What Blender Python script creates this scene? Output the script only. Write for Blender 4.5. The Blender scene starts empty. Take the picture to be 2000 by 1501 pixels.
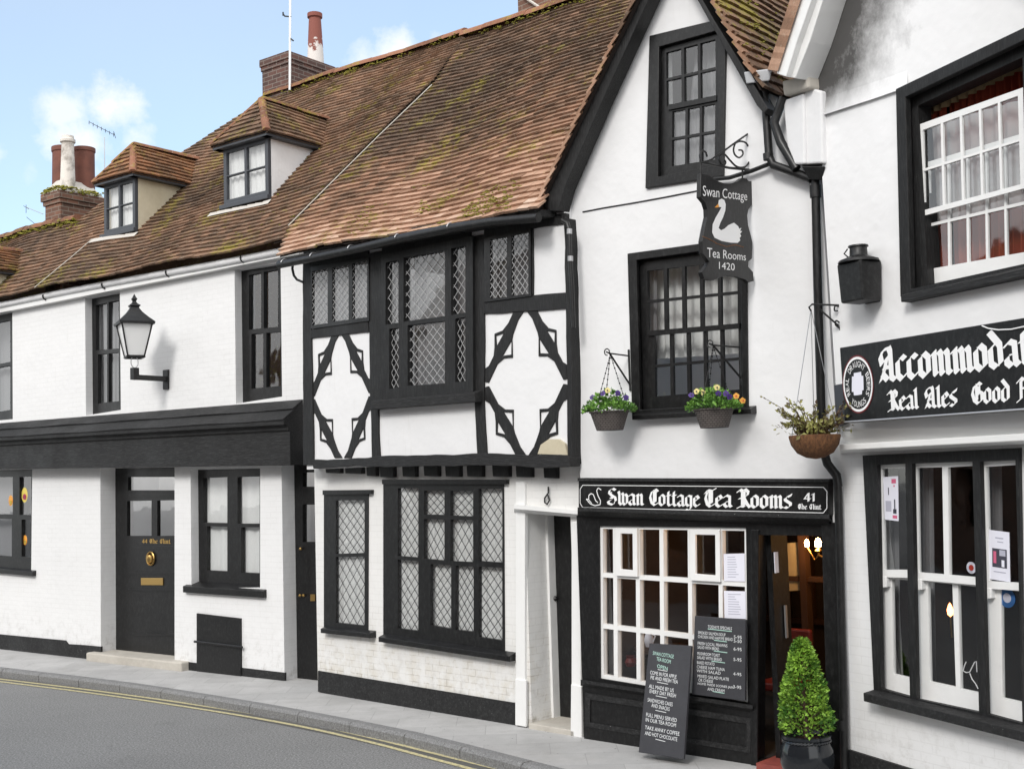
import bpy, bmesh, math, random
from mathutils import Vector, Matrix, noise
from mathutils.geometry import tessellate_polygon
rnd = random.Random(7)
C = bpy.context.scene.collection
S = bpy.context.scene
# ------------------------------------------------------------------ camera
FPX = 2343.0; ROLL = math.radians(1.72); PITCH = math.atan(184.5/FPX); EYE = 2.5
RV = Vector((math.cos(ROLL), 0, -math.sin(ROLL))); U0 = Vector((math.sin(ROLL), 0, math.cos(ROLL)))
FW = Vector((0, 1, 0))*math.cos(PITCH) + U0*math.sin(PITCH)
UPV = U0*math.cos(PITCH) - Vector((0, 1, 0))*math.sin(PITCH)
O = Vector((0, 0, EYE))
cd = bpy.data.cameras.new('camera'); cam = bpy.data.objects.new('camera', cd); C.objects.link(cam)
cd.sensor_width = 36; cd.lens = FPX/2000*36; cd.clip_start = 0.05; cd.clip_end = 2000
M = Matrix((RV, UPV, -FW)).transposed().to_4x4(); M.translation = O; cam.matrix_world = M
S.camera = cam
def ray(x, y): return FW*FPX + RV*(x-1000) - UPV*(y-750.5)
# ------------------------------------------------------------------ light
SUN_EL, SUN_AZ = math.radians(36), math.radians(208)      # azimuth clockwise from +Y
w = bpy.data.worlds.new('World'); S.world = w; w.use_nodes = True
nt = w.node_tree; nt.nodes.clear()
def nd(t, k, **a):
    n = t.nodes.new(k)
    for q, v in a.items(): setattr(n, q, v)
    return n
sky = nd(nt, 'ShaderNodeTexSky', sky_type='NISHITA', sun_disc=False, sun_elevation=SUN_EL, sun_rotation=SUN_AZ)
sky.air_density = 1.0; sky.dust_density = 0.6; sky.ozone_density = 1.0
tc = nd(nt, 'ShaderNodeTexCoord'); bg = nd(nt, 'ShaderNodeBackground'); out = nd(nt, 'ShaderNodeOutputWorld')
bg.inputs[1].default_value = 0.15
nz = nd(nt, 'ShaderNodeTexNoise'); nz.inputs['Scale'].default_value = 21; nz.inputs['Detail'].default_value = 10; nz.inputs['Roughness'].default_value = .62
nt.links.new(tc.outputs['Generated'], nz.inputs['Vector'])
mask = None
def wmath(op, a, b=None, clamp=False):
    n = nd(nt, 'ShaderNodeMath', operation=op, use_clamp=clamp)
    for i, v in enumerate((a, b)):
        if v is None: continue
        if isinstance(v, (int, float)): n.inputs[i].default_value = v
        else: nt.links.new(v, n.inputs[i])
    return n.outputs[0]
for (cx, cy, rx, amp) in ((130, 215, 95, .8), (220, 215, 90, 1.0), (170, 280, 120, .9), (260, 275, 70, .8), (60, 330, 70, .45), (780, 100, 75, .9), (710, 125, 70, .7), (850, 90, 50, .6), (-20, 300, 60, .6)):
    d = ray(cx, cy).normalized()
    vd = nd(nt, 'ShaderNodeVectorMath', operation='DISTANCE'); vd.inputs[1].default_value = d
    nrm = nd(nt, 'ShaderNodeVectorMath', operation='NORMALIZE'); nt.links.new(tc.outputs['Generated'], nrm.inputs[0]); nt.links.new(nrm.outputs[0], vd.inputs[0])
    r_ = wmath('DIVIDE', vd.outputs['Value'], rx/FPX)
    q = wmath('SUBTRACT', 1.0, r_)
    q = wmath('ADD', q, wmath('MULTIPLY', wmath('SUBTRACT', nz.outputs['Fac'], .5), 2.3))
    q = wmath('MULTIPLY', wmath('MULTIPLY', q, 1.1, True), amp)
    mask = q if mask is None else wmath('MAXIMUM', mask, q)
# thin general cloud veil over the whole dome
nz2 = nd(nt, 'ShaderNodeTexNoise'); nz2.inputs['Scale'].default_value = 2.2; nz2.inputs['Detail'].default_value = 6
nt.links.new(tc.outputs['Generated'], nz2.inputs['Vector'])
veil = wmath('MULTIPLY_ADD', nz2.outputs['Fac'], .22); nt.nodes[-1].inputs[2].default_value = .2
# the cloud bank behind the camera and overhead: the blue gap is only over the houses
sxyz = nd(nt, 'ShaderNodeSeparateXYZ'); nt.links.new(nrm.outputs[0], sxyz.inputs[0])
bank = wmath('MULTIPLY', wmath('ADD', wmath('SUBTRACT', .42, sxyz.outputs[1]), wmath('MULTIPLY', wmath('SUBTRACT', nz2.outputs['Fac'], .5), .9)), 2.6, True)
mask = wmath('MAXIMUM', wmath('MULTIPLY', mask, .95), veil, True); bank = wmath('MULTIPLY', bank, .95)
mx = nd(nt, 'ShaderNodeMix', data_type='RGBA'); nt.links.new(mask, mx.inputs[0]); tn = nd(nt, 'ShaderNodeMix', data_type='RGBA', blend_type='MULTIPLY'); tn.inputs[0].default_value = 1; tn.inputs[7].default_value = (.76, .93, .96, 1); nt.links.new(sky.outputs[0], tn.inputs[6]); nt.links.new(tn.outputs[2], mx.inputs[6])
mx.inputs[7].default_value = (4.7, 4.75, 4.85, 1)
mx2 = nd(nt, 'ShaderNodeMix', data_type='RGBA'); mx2.inputs[7].default_value = (7.6, 7.6, 7.6, 1); nt.links.new(bank, mx2.inputs[0]); nt.links.new(mx.outputs[2], mx2.inputs[6])
nt.links.new(mx2.outputs[2], bg.inputs[0]); nt.links.new(bg.outputs[0], out.inputs[0])
sd = bpy.data.lights.new('sun', 'SUN'); sd.energy = 1.3; sd.angle = math.radians(16); sd.color = (1, .97, .93)
so = bpy.data.objects.new('sun', sd); C.objects.link(so)
sdir = Vector((math.sin(SUN_AZ)*math.cos(SUN_EL), math.cos(SUN_AZ)*math.cos(SUN_EL), math.sin(SUN_EL)))
so.rotation_euler = sdir.to_track_quat('Z', 'Y').to_euler(); so.location = sdir*60
S.view_settings.view_transform = 'Standard'; S.view_settings.look = 'None'; S.view_settings.gamma = 1
S.view_settings.exposure = 0.68
S.render.engine = 'CYCLES'; S.cycles.max_bounces = 8; S.cycles.transparent_max_bounces = 16
# ------------------------------------------------------------------ materials
def lin(h):
    h = h.lstrip('#'); v = [int(h[i:i+2], 16)/255 for i in (0, 2, 4)]
    return tuple(c/12.92 if c <= .04045 else ((c+.055)/1.055)**2.4 for c in v)
class Mt:
    def __init__(s, name, col=(.5, .5, .5), rough=.6, metal=0, spec=.5):
        s.m = bpy.data.materials.new(name); s.m.use_nodes = True; s.t = s.m.node_tree; s.b = s.t.nodes['Principled BSDF']
        s.b.inputs['Base Color'].default_value = (*col, 1); s.b.inputs['Roughness'].default_value = rough
        s.b.inputs['Metallic'].default_value = metal; s.b.inputs['Specular IOR Level'].default_value = spec
        s.tc = nd(s.t, 'ShaderNodeTexCoord'); s.bump = None; s.col = None
    def L(s, a, b): s.t.links.new(a, b)
    def noise(s, scale, detail=4, rough=.55, stretch=(1, 1, 1), coord='Object'):
        mp = nd(s.t, 'ShaderNodeMapping'); mp.inputs['Scale'].default_value = stretch
        s.L(s.tc.outputs[coord], mp.inputs['Vector'])
        n = nd(s.t, 'ShaderNodeTexNoise'); n.inputs['Scale'].default_value = scale; n.inputs['Detail'].default_value = detail; n.inputs['Roughness'].default_value = rough
        s.L(mp.outputs[0], n.inputs['Vector']); return n.outputs['Fac']
    def ramp(s, fac, stops):
        r = nd(s.t, 'ShaderNodeValToRGB'); e = r.color_ramp.elements
        while len(e) < len(stops): e.new(.5)
        for i, (p, c) in enumerate(stops):
            e[i].position = p; e[i].color = (*c, 1) if len(c) == 3 else c
        s.L(fac, r.inputs[0]); return r.outputs[0]
    def mix(s, fac, a, b, mode='MIX'):
        n = nd(s.t, 'ShaderNodeMix', data_type='RGBA', blend_type=mode)
        for i, v in ((0, fac), (6, a), (7, b)):
            if isinstance(v, (int, float)): n.inputs[i].default_value = v
            elif isinstance(v, tuple): n.inputs[i].default_value = (*v, 1)
            else: s.L(v, n.inputs[i])
        return n.outputs[2]
    def math(s, op, a, b=0, clamp=False):
        n = nd(s.t, 'ShaderNodeMath', operation=op, use_clamp=clamp)
        for i, v in enumerate((a, b)):
            if isinstance(v, (int, float)): n.inputs[i].default_value = v
            else: s.L(v, n.inputs[i])
        return n.outputs[0]
    def color(s, c): s.L(c, s.b.inputs['Base Color']); return s
    def addbump(s, h, strength=.3, dist=.01):
        n = nd(s.t, 'ShaderNodeBump'); n.inputs['Strength'].default_value = strength; n.inputs['Distance'].default_value = dist
        s.L(h, n.inputs['Height'])
        if s.bump: s.L(s.bump, n.inputs['Normal'])
        s.bump = n.outputs[0]; s.L(s.bump, s.b.inputs['Normal']); return s
    def brick(s, bw, rh, mortar, coordswap=True, c1=(1, 1, 1), c2=(.8, .8, .8), cm=(0, 0, 0), axis='xz'):
        sp = nd(s.t, 'ShaderNodeSeparateXYZ'); s.L(s.tc.outputs['Object'], sp.inputs[0])
        cb = nd(s.t, 'ShaderNodeCombineXYZ')
        if axis == 'xz': 
            ad = s.math('ADD', sp.outputs[0], sp.outputs[1]); s.L(ad, cb.inputs[0]); s.L(sp.outputs[2], cb.inputs[1])
        else: s.L(sp.outputs[0], cb.inputs[0]); s.L(sp.outputs[1], cb.inputs[1])
        b = nd(s.t, 'ShaderNodeTexBrick'); s.L(cb.outputs[0], b.inputs['Vector'])
        b.inputs['Scale'].default_value = 1; b.inputs['Brick Width'].default_value = bw; b.inputs['Row Height'].default_value = rh
        b.inputs['Mortar Size'].default_value = mortar; b.inputs['Mortar Smooth'].default_value = .6
        b.inputs['Color1'].default_value = (*c1, 1); b.inputs['Color2'].default_value = (*c2, 1); b.inputs['Mortar'].default_value = (*cm, 1)
        return b
MAT = {}
def white(name, base, brick=False, dirt=(.5, .48, .44), dirtamt=.36, zdirt=None):
    m = Mt(name, base, .75, spec=.25)
    big = m.noise(1.1, 6, .65); fine = m.noise(14, 5, .6)
    c = m.mix(m.math('MULTIPLY', m.math('SUBTRACT', big, .45, True), dirtamt*2.0), base, tuple(b*.86 for b in base))
    streak = m.noise(3.0, 6, .7, (4, 4, .5))
    f = m.math('MULTIPLY', m.math('SUBTRACT', streak, .58, True), dirtamt*3.2, True)
    c = m.mix(f, c, dirt)
    spots = m.noise(38, 2, .5)
    c = m.mix(m.math('MULTIPLY', m.math('SUBTRACT', spots, .74, True), 3.0, True), c, (.22, .2, .18))
    if zdirt:                                      # peeling, stained paint low on the wall
        sp = nd(m.t, 'ShaderNodeSeparateXYZ'); m.L(m.tc.outputs['Object'], sp.inputs[0])
        z0, z1 = zdirt
        g = m.math('MULTIPLY', m.math('SUBTRACT', z1, sp.outputs[2]), 1/(z1-z0), True)
        pat = m.noise(5.5, 7, .72)
        g = m.math('MULTIPLY', g, m.math('MULTIPLY', m.math('SUBTRACT', pat, .44, True), 5.5, True))
        c = m.mix(m.math('MULTIPLY', g, .5), c, (.55, .5, .4))
    if brick:
        b = m.brick(.225, .072, .006)
        m.addbump(b.outputs['Fac'], -.8 if not zdirt else -1, .012)
        jn = m.math('MULTIPLY', b.outputs['Fac'], m.math('MULTIPLY', m.math('SUBTRACT', m.noise(2.4, 5, .7), .34, True), 1.5, True))
        c = m.mix(m.math('MULTIPLY', jn, .42), c, (.36, .35, .33))
        gz = nd(m.t, 'ShaderNodeSeparateXYZ'); m.L(m.tc.outputs['Object'], gz.inputs[0])
        gr_ = m.math('MULTIPLY', m.math('MULTIPLY', m.math('SUBTRACT', .75, gz.outputs[2]), 1.6, True), m.math('MULTIPLY', m.math('SUBTRACT', m.noise(7, 6, .75), .5, True), 5, True))
        c = m.mix(m.math('MULTIPLY', gr_, .5), c, (.3, .28, .25))
        if zdirt: c = m.mix(m.math('MULTIPLY', m.math('MULTIPLY', b.outputs['Fac'], g), .6), c, (.25, .2, .15))
    m.addbump(fine, .35, .006); m.addbump(m.noise(2.2, 3), .35, .05)
    m.color(c); return m.m
MAT['white_brick'] = white('white_painted_brick', (.74, .74, .74), True)
MAT['white_render'] = white('white_painted_render', (.74, .74, .745))
MAT['white_stained'] = white('white_peeling_brick', (.74, .735, .72), True, zdirt=(.25, 1.15))
MAT['white_wood'] = white('white_gloss_wood', (.78, .78, .77), dirtamt=.15)
MAT['white_wood'].node_tree.nodes['Principled BSDF'].inputs['Roughness'].default_value = .4
def black(name, base, rough, wear=.3, grain=(1, 1, 8), gs=9, bumps=.35):
    m = Mt(name, (base,)*3, rough, spec=.4)
    n = m.noise(gs, 6, .65, grain); n2 = m.noise(2, 4)
    c = m.ramp(n, [(.3, (base*.4,)*3), (.52, (base, base, base*1.04)), (.72, (base*2.6, base*2.6, base*2.6))]); ch_ = m.noise(7, 7, .8, grain); c = m.mix(m.math('MULTIPLY', m.math('SUBTRACT', ch_, .66, True), 5*wear, True), c, (.34, .34, .33))
    sp = m.noise(55, 2)
    c = m.mix(m.math('MULTIPLY', m.math('SUBTRACT', sp, .735, True), wear*20, True), c, (.5, .5, .48))
    m.color(c); m.addbump(n, bumps, .008)
    m.L(m.ramp(n2, [(.3, (rough*.8,)*3), (.7, (min(1, rough*1.2),)*3)]), m.b.inputs['Roughness'])
    return m.m
MAT['black_timber'] = black('black_oak_timber', .0105, .6, .12, (9, 9, 1.2))
MAT['black_timber_h'] = black('black_oak_beam', .014, .65, .25, (1.2, 9, 9), bumps=.6)
MAT['black_paint'] = black('black_gloss_paint', .0085, .38, .1, (4, 4, 2), bumps=.12)
MAT['black_plinth'] = black('black_tarred_plinth', .014, .7, .8, (3, 3, 3), 12, .6)
MAT['black_iron'] = black('black_iron', .01, .45, .08, (3, 3, 3), bumps=.2)
MAT['grey_paint'] = Mt('dark_grey_blue_paint', (.045, .05, .06), .5).m
m = Mt('glass'); t = m.t
fr = nd(t, 'ShaderNodeLayerWeight'); fr.inputs[0].default_value = .5
wav = m.noise(2.3, 2); bm_ = nd(t, 'ShaderNodeBump'); bm_.inputs['Strength'].default_value = .12; bm_.inputs['Distance'].default_value = .02
m.L(wav, bm_.inputs['Height'])
gl = nd(t, 'ShaderNodeBsdfGlossy'); gl.inputs['Roughness'].default_value = .03; m.L(bm_.outputs[0], gl.inputs['Normal'])
tr = nd(t, 'ShaderNodeBsdfTransparent'); tr.inputs[0].default_value = (.95, .96, .96, 1)
ms = nd(t, 'ShaderNodeMixShader'); m.L(m.math('ADD', m.math('MULTIPLY', m.math('POWER', fr.outputs['Facing'], 4), .9), .12), ms.inputs[0]); m.L(tr.outputs[0], ms.inputs[1]); m.L(gl.outputs[0], ms.inputs[2])
m.L(ms.outputs[0], t.nodes['Material Output'].inputs[0]); MAT['glass'] = m.m
def cloth(name, col, rough=.9):
    m = Mt(name, col, rough, spec=.1); m.color(m.mix(m.noise(60, 3), tuple(c*.8 for c in col), col)); m.addbump(m.noise(220, 2), .15, .002); return m.m
MAT['net'] = cloth('white_net_curtain', (.78, .78, .77)); MAT['net_grey'] = cloth('grey_net_curtain', (.25, .25, .26))
m = Mt('sheer_net', (.6, .6, .6), .9); tb_ = nd(m.t, 'ShaderNodeBsdfTransparent'); mx_ = nd(m.t, 'ShaderNodeMixShader'); mx_.inputs[0].default_value = .5; m.L(tb_.outputs[0], mx_.inputs[1]); m.L(m.b.outputs[0], mx_.inputs[2]); m.L(mx_.outputs[0], m.t.nodes['Material Output'].inputs[0]); MAT['sheer'] = m.m
MAT['red_curtain'] = cloth('red_curtain', (.3, .06, .035)); MAT['cream'] = cloth('cream_pelmet', (.35, .26, .15))
MAT['lead'] = Mt('lead_came', (.02, .02, .022), .5).m; MAT['lead_lit'] = Mt('lit_lead_came', (.42, .42, .42), .5).m  # paler lead for the upper windows: the light it reflects is put into its colour
MAT['brass'] = Mt('brass', (.55, .36, .13), .35, 1).m
MAT['paper'] = Mt('white_paper', (.74, .74, .82), .7).m
MAT['paint_white'] = Mt('white_signwriting', (.82, .82, .82), .55).m
MAT['chalk'] = Mt('chalk_marks', (.72, .74, .75), .9).m; MAT['chalk_green'] = Mt('green_chalk_marks', (.45, .68, .6), .9).m
MAT['ink'] = Mt('dark_ink', (.05, .05, .07), .8).m; MAT['ink_grey'] = Mt('faint_ink', (.42, .42, .5), .8).m; MAT['ink_pink'] = Mt('pink_ink', (.6, .12, .22), .8).m
MAT['orange'] = Mt('orange_plastic', (.75, .32, .04), .5).m; MAT['yellow'] = Mt('yellow_plastic', (.75, .6, .12), .5).m; MAT['red'] = Mt('red_plastic', (.55, .05, .03), .5).m
MAT['blue'] = Mt('blue_sticker', (.06, .2, .5), .5).m; MAT['maroon'] = Mt('maroon_enamel', (.13, .012, .015), .45).m
m = Mt('slate_board', (.03, .031, .036), .7); m.color(m.mix(m.noise(6, 6, .7), (.022, .022, .027), (.05, .051, .058))); MAT['slate'] = m.m
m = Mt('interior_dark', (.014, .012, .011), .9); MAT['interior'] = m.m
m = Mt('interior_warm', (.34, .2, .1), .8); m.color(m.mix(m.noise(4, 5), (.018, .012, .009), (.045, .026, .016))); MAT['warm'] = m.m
m = Mt('lamp_glow'); m.b.inputs['Emission Color'].default_value = (1, .55, .2, 1); m.b.inputs['Emission Strength'].default_value = 40; MAT['glow'] = m.m
m = Mt('candle_glow'); m.b.inputs['Emission Color'].default_value = (1, .3, .1, 1); m.b.inputs['Emission Strength'].default_value = 6; MAT['glow_small'] = m.m
# roof tiles: per-tile tint attribute + moss and lichen growing in patches
def tilemat(name, stops, moss=.5, zr=None):
    m = Mt(name, (.2, .1, .06), .85, spec=.2)
    at = nd(m.t, 'ShaderNodeAttribute', attribute_name='tint'); sp = nd(m.t, 'ShaderNodeSeparateColor'); m.L(at.outputs['Color'], sp.inputs[0])
    patch = m.noise(.55, 5, .6)
    f = m.math('ADD', m.math('MULTIPLY', sp.outputs[0], .36), m.math('MULTIPLY', m.math('SUBTRACT', patch, .3), 1.05))
    if zr:                                         # lower courses were relaid with brighter tiles
        sz = nd(m.t, 'ShaderNodeSeparateXYZ'); m.L(m.tc.outputs['Object'], sz.inputs[0])
        f = m.math('ADD', f, m.math('MULTIPLY', m.math('SUBTRACT', m.math('MULTIPLY', m.math('SUBTRACT', zr[1], sz.outputs[2]), 1/(zr[1]-zr[0]), True), .5), .62))
    c = m.ramp(f, stops)
    fine = m.noise(35, 4, .7); c = m.mix(.55, c, m.mix(fine, (.25, .25, .25), (1.25, 1.2, 1.1)), 'MULTIPLY')
    pale = m.math('MULTIPLY', m.math('SUBTRACT', m.noise(22, 5, .72), .57, True), 5.0, True)
    c = m.mix(m.math('MULTIPLY', pale, .7), c, (.46, .42, .33))
    mo = m.math('MULTIPLY', m.math('SUBTRACT', m.math('ADD', m.math('MULTIPLY', m.noise(1.3, 4, .6), .55), m.math('MULTIPLY', m.noise(13, 5, .75), .55)), .64-.06*moss, True), 9, True)
    c = m.mix(m.math('MULTIPLY', mo, .9), c, m.mix(m.noise(9), (.17, .14, .02), (.36, .32, .05)))
    m.color(c); m.addbump(fine, .5, .01); return m.m
MAT['tile_brown'] = tilemat('mossy_brown_clay_tile', [(.05, (.085, .057, .042)), (.3, (.15, .098, .068)), (.5, (.225, .138, .094)), (.75, (.33, .195, .125)), (1, (.48, .38, .3))], .7)
MAT['tile_orange'] = tilemat('weathered_orange_clay_tile', [(.05, (.1, .066, .047)), (.3, (.19, .118, .08)), (.5, (.31, .18, .12)), (.75, (.5, .315, .225)), (1, (.62, .47, .38))], .75, (5.2, 7.6))
MAT['tile_dormer'] = tilemat('orange_dormer_tile', [(.05, (.08, .05, .03)), (.3, (.19, .10, .055)), (.55, (.30, .145, .075)), (.8, (.42, .2, .11)), (1, (.5, .34, .22))], .9)
MAT['underlay'] = Mt('dark_tile_gap', (.03, .02, .016), .9).m
m = Mt('moss', (.2, .2, .03), .95); m.color(m.mix(m.noise(20, 4), (.14, .14, .02), (.4, .37, .06))); m.addbump(m.noise(70, 3), .8, .02); MAT['moss'] = m.m
def brickmat(name, c1, c2, cm):
    m = Mt(name, c1, .9); b = m.brick(.22, .075, .009, c1=c1, c2=c2, cm=cm)
    c = m.mix(.6, b.outputs['Color'], m.mix(m.noise(9, 6, .7), (.25, .25, .25), (1.3, 1.3, 1.3)), 'MULTIPLY')
    m.color(c); m.addbump(b.outputs['Fac'], -.7, .012); m.addbump(m.noise(30), .4, .01); return m.m
MAT['brick_dark'] = brickmat('dark_chimney_brick', (.13, .062, .048), (.07, .04, .034), (.2, .17, .15))
MAT['brick_red'] = brickmat('brown_chimney_brick', (.23, .11, .07), (.11, .06, .043), (.24, .2, .16))
m = Mt('red_clay_pot', (.22, .07, .045), .8); m.color(m.mix(m.noise(6, 5), (.08, .03, .024), (.21, .075, .048))); MAT['pot_red'] = m.m
m = Mt('flaking_white_pot', (.6, .58, .54), .8); sz_ = nd(m.t, 'ShaderNodeSeparateXYZ'); m.L(m.tc.outputs['Generated'], sz_.inputs[0]); m.color(m.ramp(m.math('ADD', m.math('MULTIPLY', m.noise(7, 5, .65), .9), m.math('MULTIPLY', sz_.outputs[2], .75)), [(.74, (.6, .56, .53)), (.8, (.2, .062, .045))])); MAT['pot_white'] = m.m
m = Mt('buff_clay_pot', (.6, .56, .5), .8); m.color(m.ramp(m.noise(6, 6, .7), [(.3, (.25, .22, .19)), (.55, (.66, .62, .57))])); MAT['pot_buff'] = m.m
MAT['cement'] = white('lime_mortar', (.5, .47, .43)); MAT['ridge'] = tilemat('ridge_tile', [(.1, (.12, .06, .04)), (.5, (.3, .14, .09)), (1, (.42, .24, .15))], 1.2)
m = Mt('cream_render', (.55, .5, .38), .85); m.color(m.mix(m.noise(3, 6, .7), (.42, .36, .24), (.66, .61, .48))); m.addbump(m.noise(20), .3); MAT['cream_render'] = m.m
m = Mt('asphalt', (.1, .1, .1), .85)
sp_ = m.noise(48, 5, .9); big_ = m.noise(.5, 5, .6)
c = m.ramp(sp_, [(.34, (.075, .075, .075)), (.5, (.2, .2, .2)), (.66, (.47, .47, .465))])
c = m.mix(.5, c, m.mix(big_, (.55, .55, .55), (1.4, 1.4, 1.4)), 'MULTIPLY'); oil = m.noise(1.4, 6, .75); c = m.mix(m.math('MULTIPLY', m.math('SUBTRACT', oil, .6, True), 3, True), c, (.09, .09, .09)); m.color(c); m.addbump(sp_, 1, .008); MAT['asphalt'] = m.m
m = Mt('gutter_dirt', (.09, .09, .085), .95); m.color(m.mix(m.noise(30, 6, .75), (.04, .04, .038), (.17, .165, .155))); MAT['gutter_dirt'] = m.m
def slabmat(name, base):
    m = Mt(name, base, .85); b = m.brick(.62, .46, .006, c1=(1, 1, 1), c2=(.86, .86, .86), cm=(.72, .72, .72), axis='xy')
    c = m.mix(1, b.outputs['Color'], base, 'MULTIPLY')
    c = m.mix(.6, c, m.mix(m.noise(3, 7, .7), (.55, .55, .55), (1.35, 1.35, 1.35)), 'MULTIPLY')
    gr = m.noise(110, 3, .7); c = m.mix(.45, c, m.mix(gr, (.4, .4, .4), (1.6, 1.6, 1.6)), 'MULTIPLY')
    st = m.noise(1.7, 5, .7); c = m.mix(m.math('MULTIPLY', m.math('SUBTRACT', st, .6, True), 4, True), c, (.16, .155, .15)); wt = m.noise(.9, 6, .7, (1, 1, 1)); c = m.mix(m.math('MULTIPLY', m.math('SUBTRACT', wt, .5, True), 2.2, True), c, (.25, .245, .235)); gum = m.noise(26, 1); c = m.mix(m.math('MULTIPLY', m.math('SUBTRACT', gum, .72, True), 12, True), c, (.15, .15, .15))
    m.color(c); m.addbump(gr, .4, .004); m.addbump(b.outputs['Fac'], -.4, .006); return m.m
MAT['slabs'] = slabmat('paving_slabs', (.47, .465, .46))
m = Mt('granite_kerb', (.24, .24, .24), .85); g_ = m.noise(60, 5, .75); m.color(m.ramp(g_, [(.3, (.09, .09, .09)), (.55, (.24, .24, .24)), (.8, (.42, .42, .42))])); m.addbump(g_, .7, .01); MAT['kerb'] = m.m
m = Mt('worn_yellow_paint', (.6, .5, .16), .8); m.color(m.ramp(m.noise(30, 5, .75), [(.36, (.25, .24, .2)), (.56, (.62, .55, .29))])); MAT['yellow_line'] = m.m
m = Mt('worn_stone', (.5, .46, .4), .85); m.color(m.mix(m.noise(5, 6, .7), (.33, .3, .26), (.6, .57, .51))); m.addbump(m.noise(30), .3); MAT['stone'] = m.m
m = Mt('red_tile', (.3, .06, .05), .6); m.color(m.mix(m.noise(20, 4), (.16, .04, .035), (.36, .08, .06))); MAT['red_tile'] = m.m
def leafmat(name, a, b, tr_=.25):
    m = Mt(name, a, .5, spec=.3); at = nd(m.t, 'ShaderNodeAttribute', attribute_name='tint'); sp = nd(m.t, 'ShaderNodeSeparateColor'); m.L(at.outputs['Color'], sp.inputs[0])
    m.color(m.mix(sp.outputs[0], a, b)); m.b.inputs['Subsurface Weight'].default_value = 0
    return m.m
MAT['leaf_bright'] = leafmat('box_leaf', (.035, .11, .012), (.27, .46, .06)); MAT['leaf'] = leafmat('pansy_leaf', (.045, .12, .02), (.18, .36, .06))
MAT['leaf_dry'] = leafmat('dry_leaf', (.07, .04, .02), (.3, .3, .09))
MAT['petal_yellow'] = Mt('pale_yellow_petal', (.8, .7, .3), .6).m; MAT['petal_purple'] = Mt('purple_petal', (.07, .03, .2), .6).m; MAT['petal_orange'] = Mt('orange_petal', (.7, .35, .06), .6).m
m = Mt('woven_basket', (.05, .042, .038), .85); b = m.brick(.04, .018, .003); m.color(m.mix(b.outputs['Fac'], m.mix(m.noise(40), (.06, .05, .047), (.16, .14, .13)), (.015, .012, .011))); m.addbump(b.outputs['Fac'], -1, .01); MAT['basket'] = m.m
m = Mt('coir', (.15, .065, .025), .95); n_ = m.noise(18, 6, .75, (3, 3, .8)); m.color(m.ramp(n_, [(.3, (.05, .022, .012)), (.6, (.2, .09, .035)), (.8, (.3, .17, .08))])); m.addbump(n_, 1, .02); MAT['coir'] = m.m
m = Mt('glazed_pot', (.012, .014, .017), .12); m.addbump(m.noise(8), .1); MAT['glazed'] = m.m
MAT['lamp_glass'] = Mt('frosted_lamp_glass', (.85, .85, .84), .25, spec=.5).m
m = MAT['lamp_glass'].node_tree.nodes['Principled BSDF']; m.inputs['Transmission Weight'].default_value = .2
MAT['metal_pale'] = Mt('galvanised_metal', (.45, .45, .46), .4, .8).m
MAT['red_leather'] = Mt('red_leather', (.16, .02, .016), .45).m; MAT['wood'] = Mt('dark_wood', (.06, .03, .018), .5).m
m = Mt('lead_sheet', (.5, .51, .53), .55); m.color(m.mix(m.noise(8, 5), (.34, .35, .37), (.6, .61, .62))); MAT['lead_sheet'] = m.m
m = Mt('soot_white', (.8, .8, .8), .8)
MAT['soil'] = Mt('soil', (.03, .02, .015), .95).m
MAT['sooty'] = None
# ------------------------------------------------------------------ mesh helpers
class Fr:                                   # a vertical reference plane: x along, off outwards, z up
    def __init__(s, P, ang=None, t=None):
        s.P = Vector((P[0], P[1], 0))
        s.t = Vector((math.sin(ang), -math.cos(ang), 0)) if t is None else Vector(t).normalized()
        s.n = Vector((s.t.y, -s.t.x, 0)); s.rz = math.atan2(s.t.y, s.t.x)
    def uz(s, x, y, off=0):
        d = ray(x, y); k = ((s.P+s.n*off-O).dot(s.n))/d.dot(s.n); q = O+d*k-s.P
        return (q.dot(s.t), q.z+0.0)
    def pt(s, u, z, off=0): 
        v = s.P+s.t*u+s.n*off; v.z = z; return v
    def loc(s, x, y, off=0):
        u, z = s.uz(x, y, off); return Vector((u, -off, z))
    def perp(s, u):                         # plane at right angles, seen from the right; x runs towards the wall
        return Fr(s.pt(u, 0, 0), t=-s.n)
    def tolocal(s, w): 
        q = w-s.P; return Vector((q.dot(s.t), -q.dot(s.n), w.z))
def ground(x, y, z=0):
    d = ray(x, y); return O+d*((z-EYE)/d.z)
ORG = {}
def thing(name, label, cat, F, l, group=None):
    o = bpy.data.objects.new(name, None); C.objects.link(o); l = Vector(l)
    o.location = F.pt(l.x, l.z, -l.y); o.rotation_euler = (0, 0, F.rz); o.empty_display_size = .1
    tag(o, label, cat, group); ORG[o.name] = l.copy(); return o
def tag(o, label, cat, group=None, kind=None):
    if label: o['label'] = label
    if cat: o['category'] = cat
    if group: o['group'] = group
    if kind: o['kind'] = kind
    return o
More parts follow.
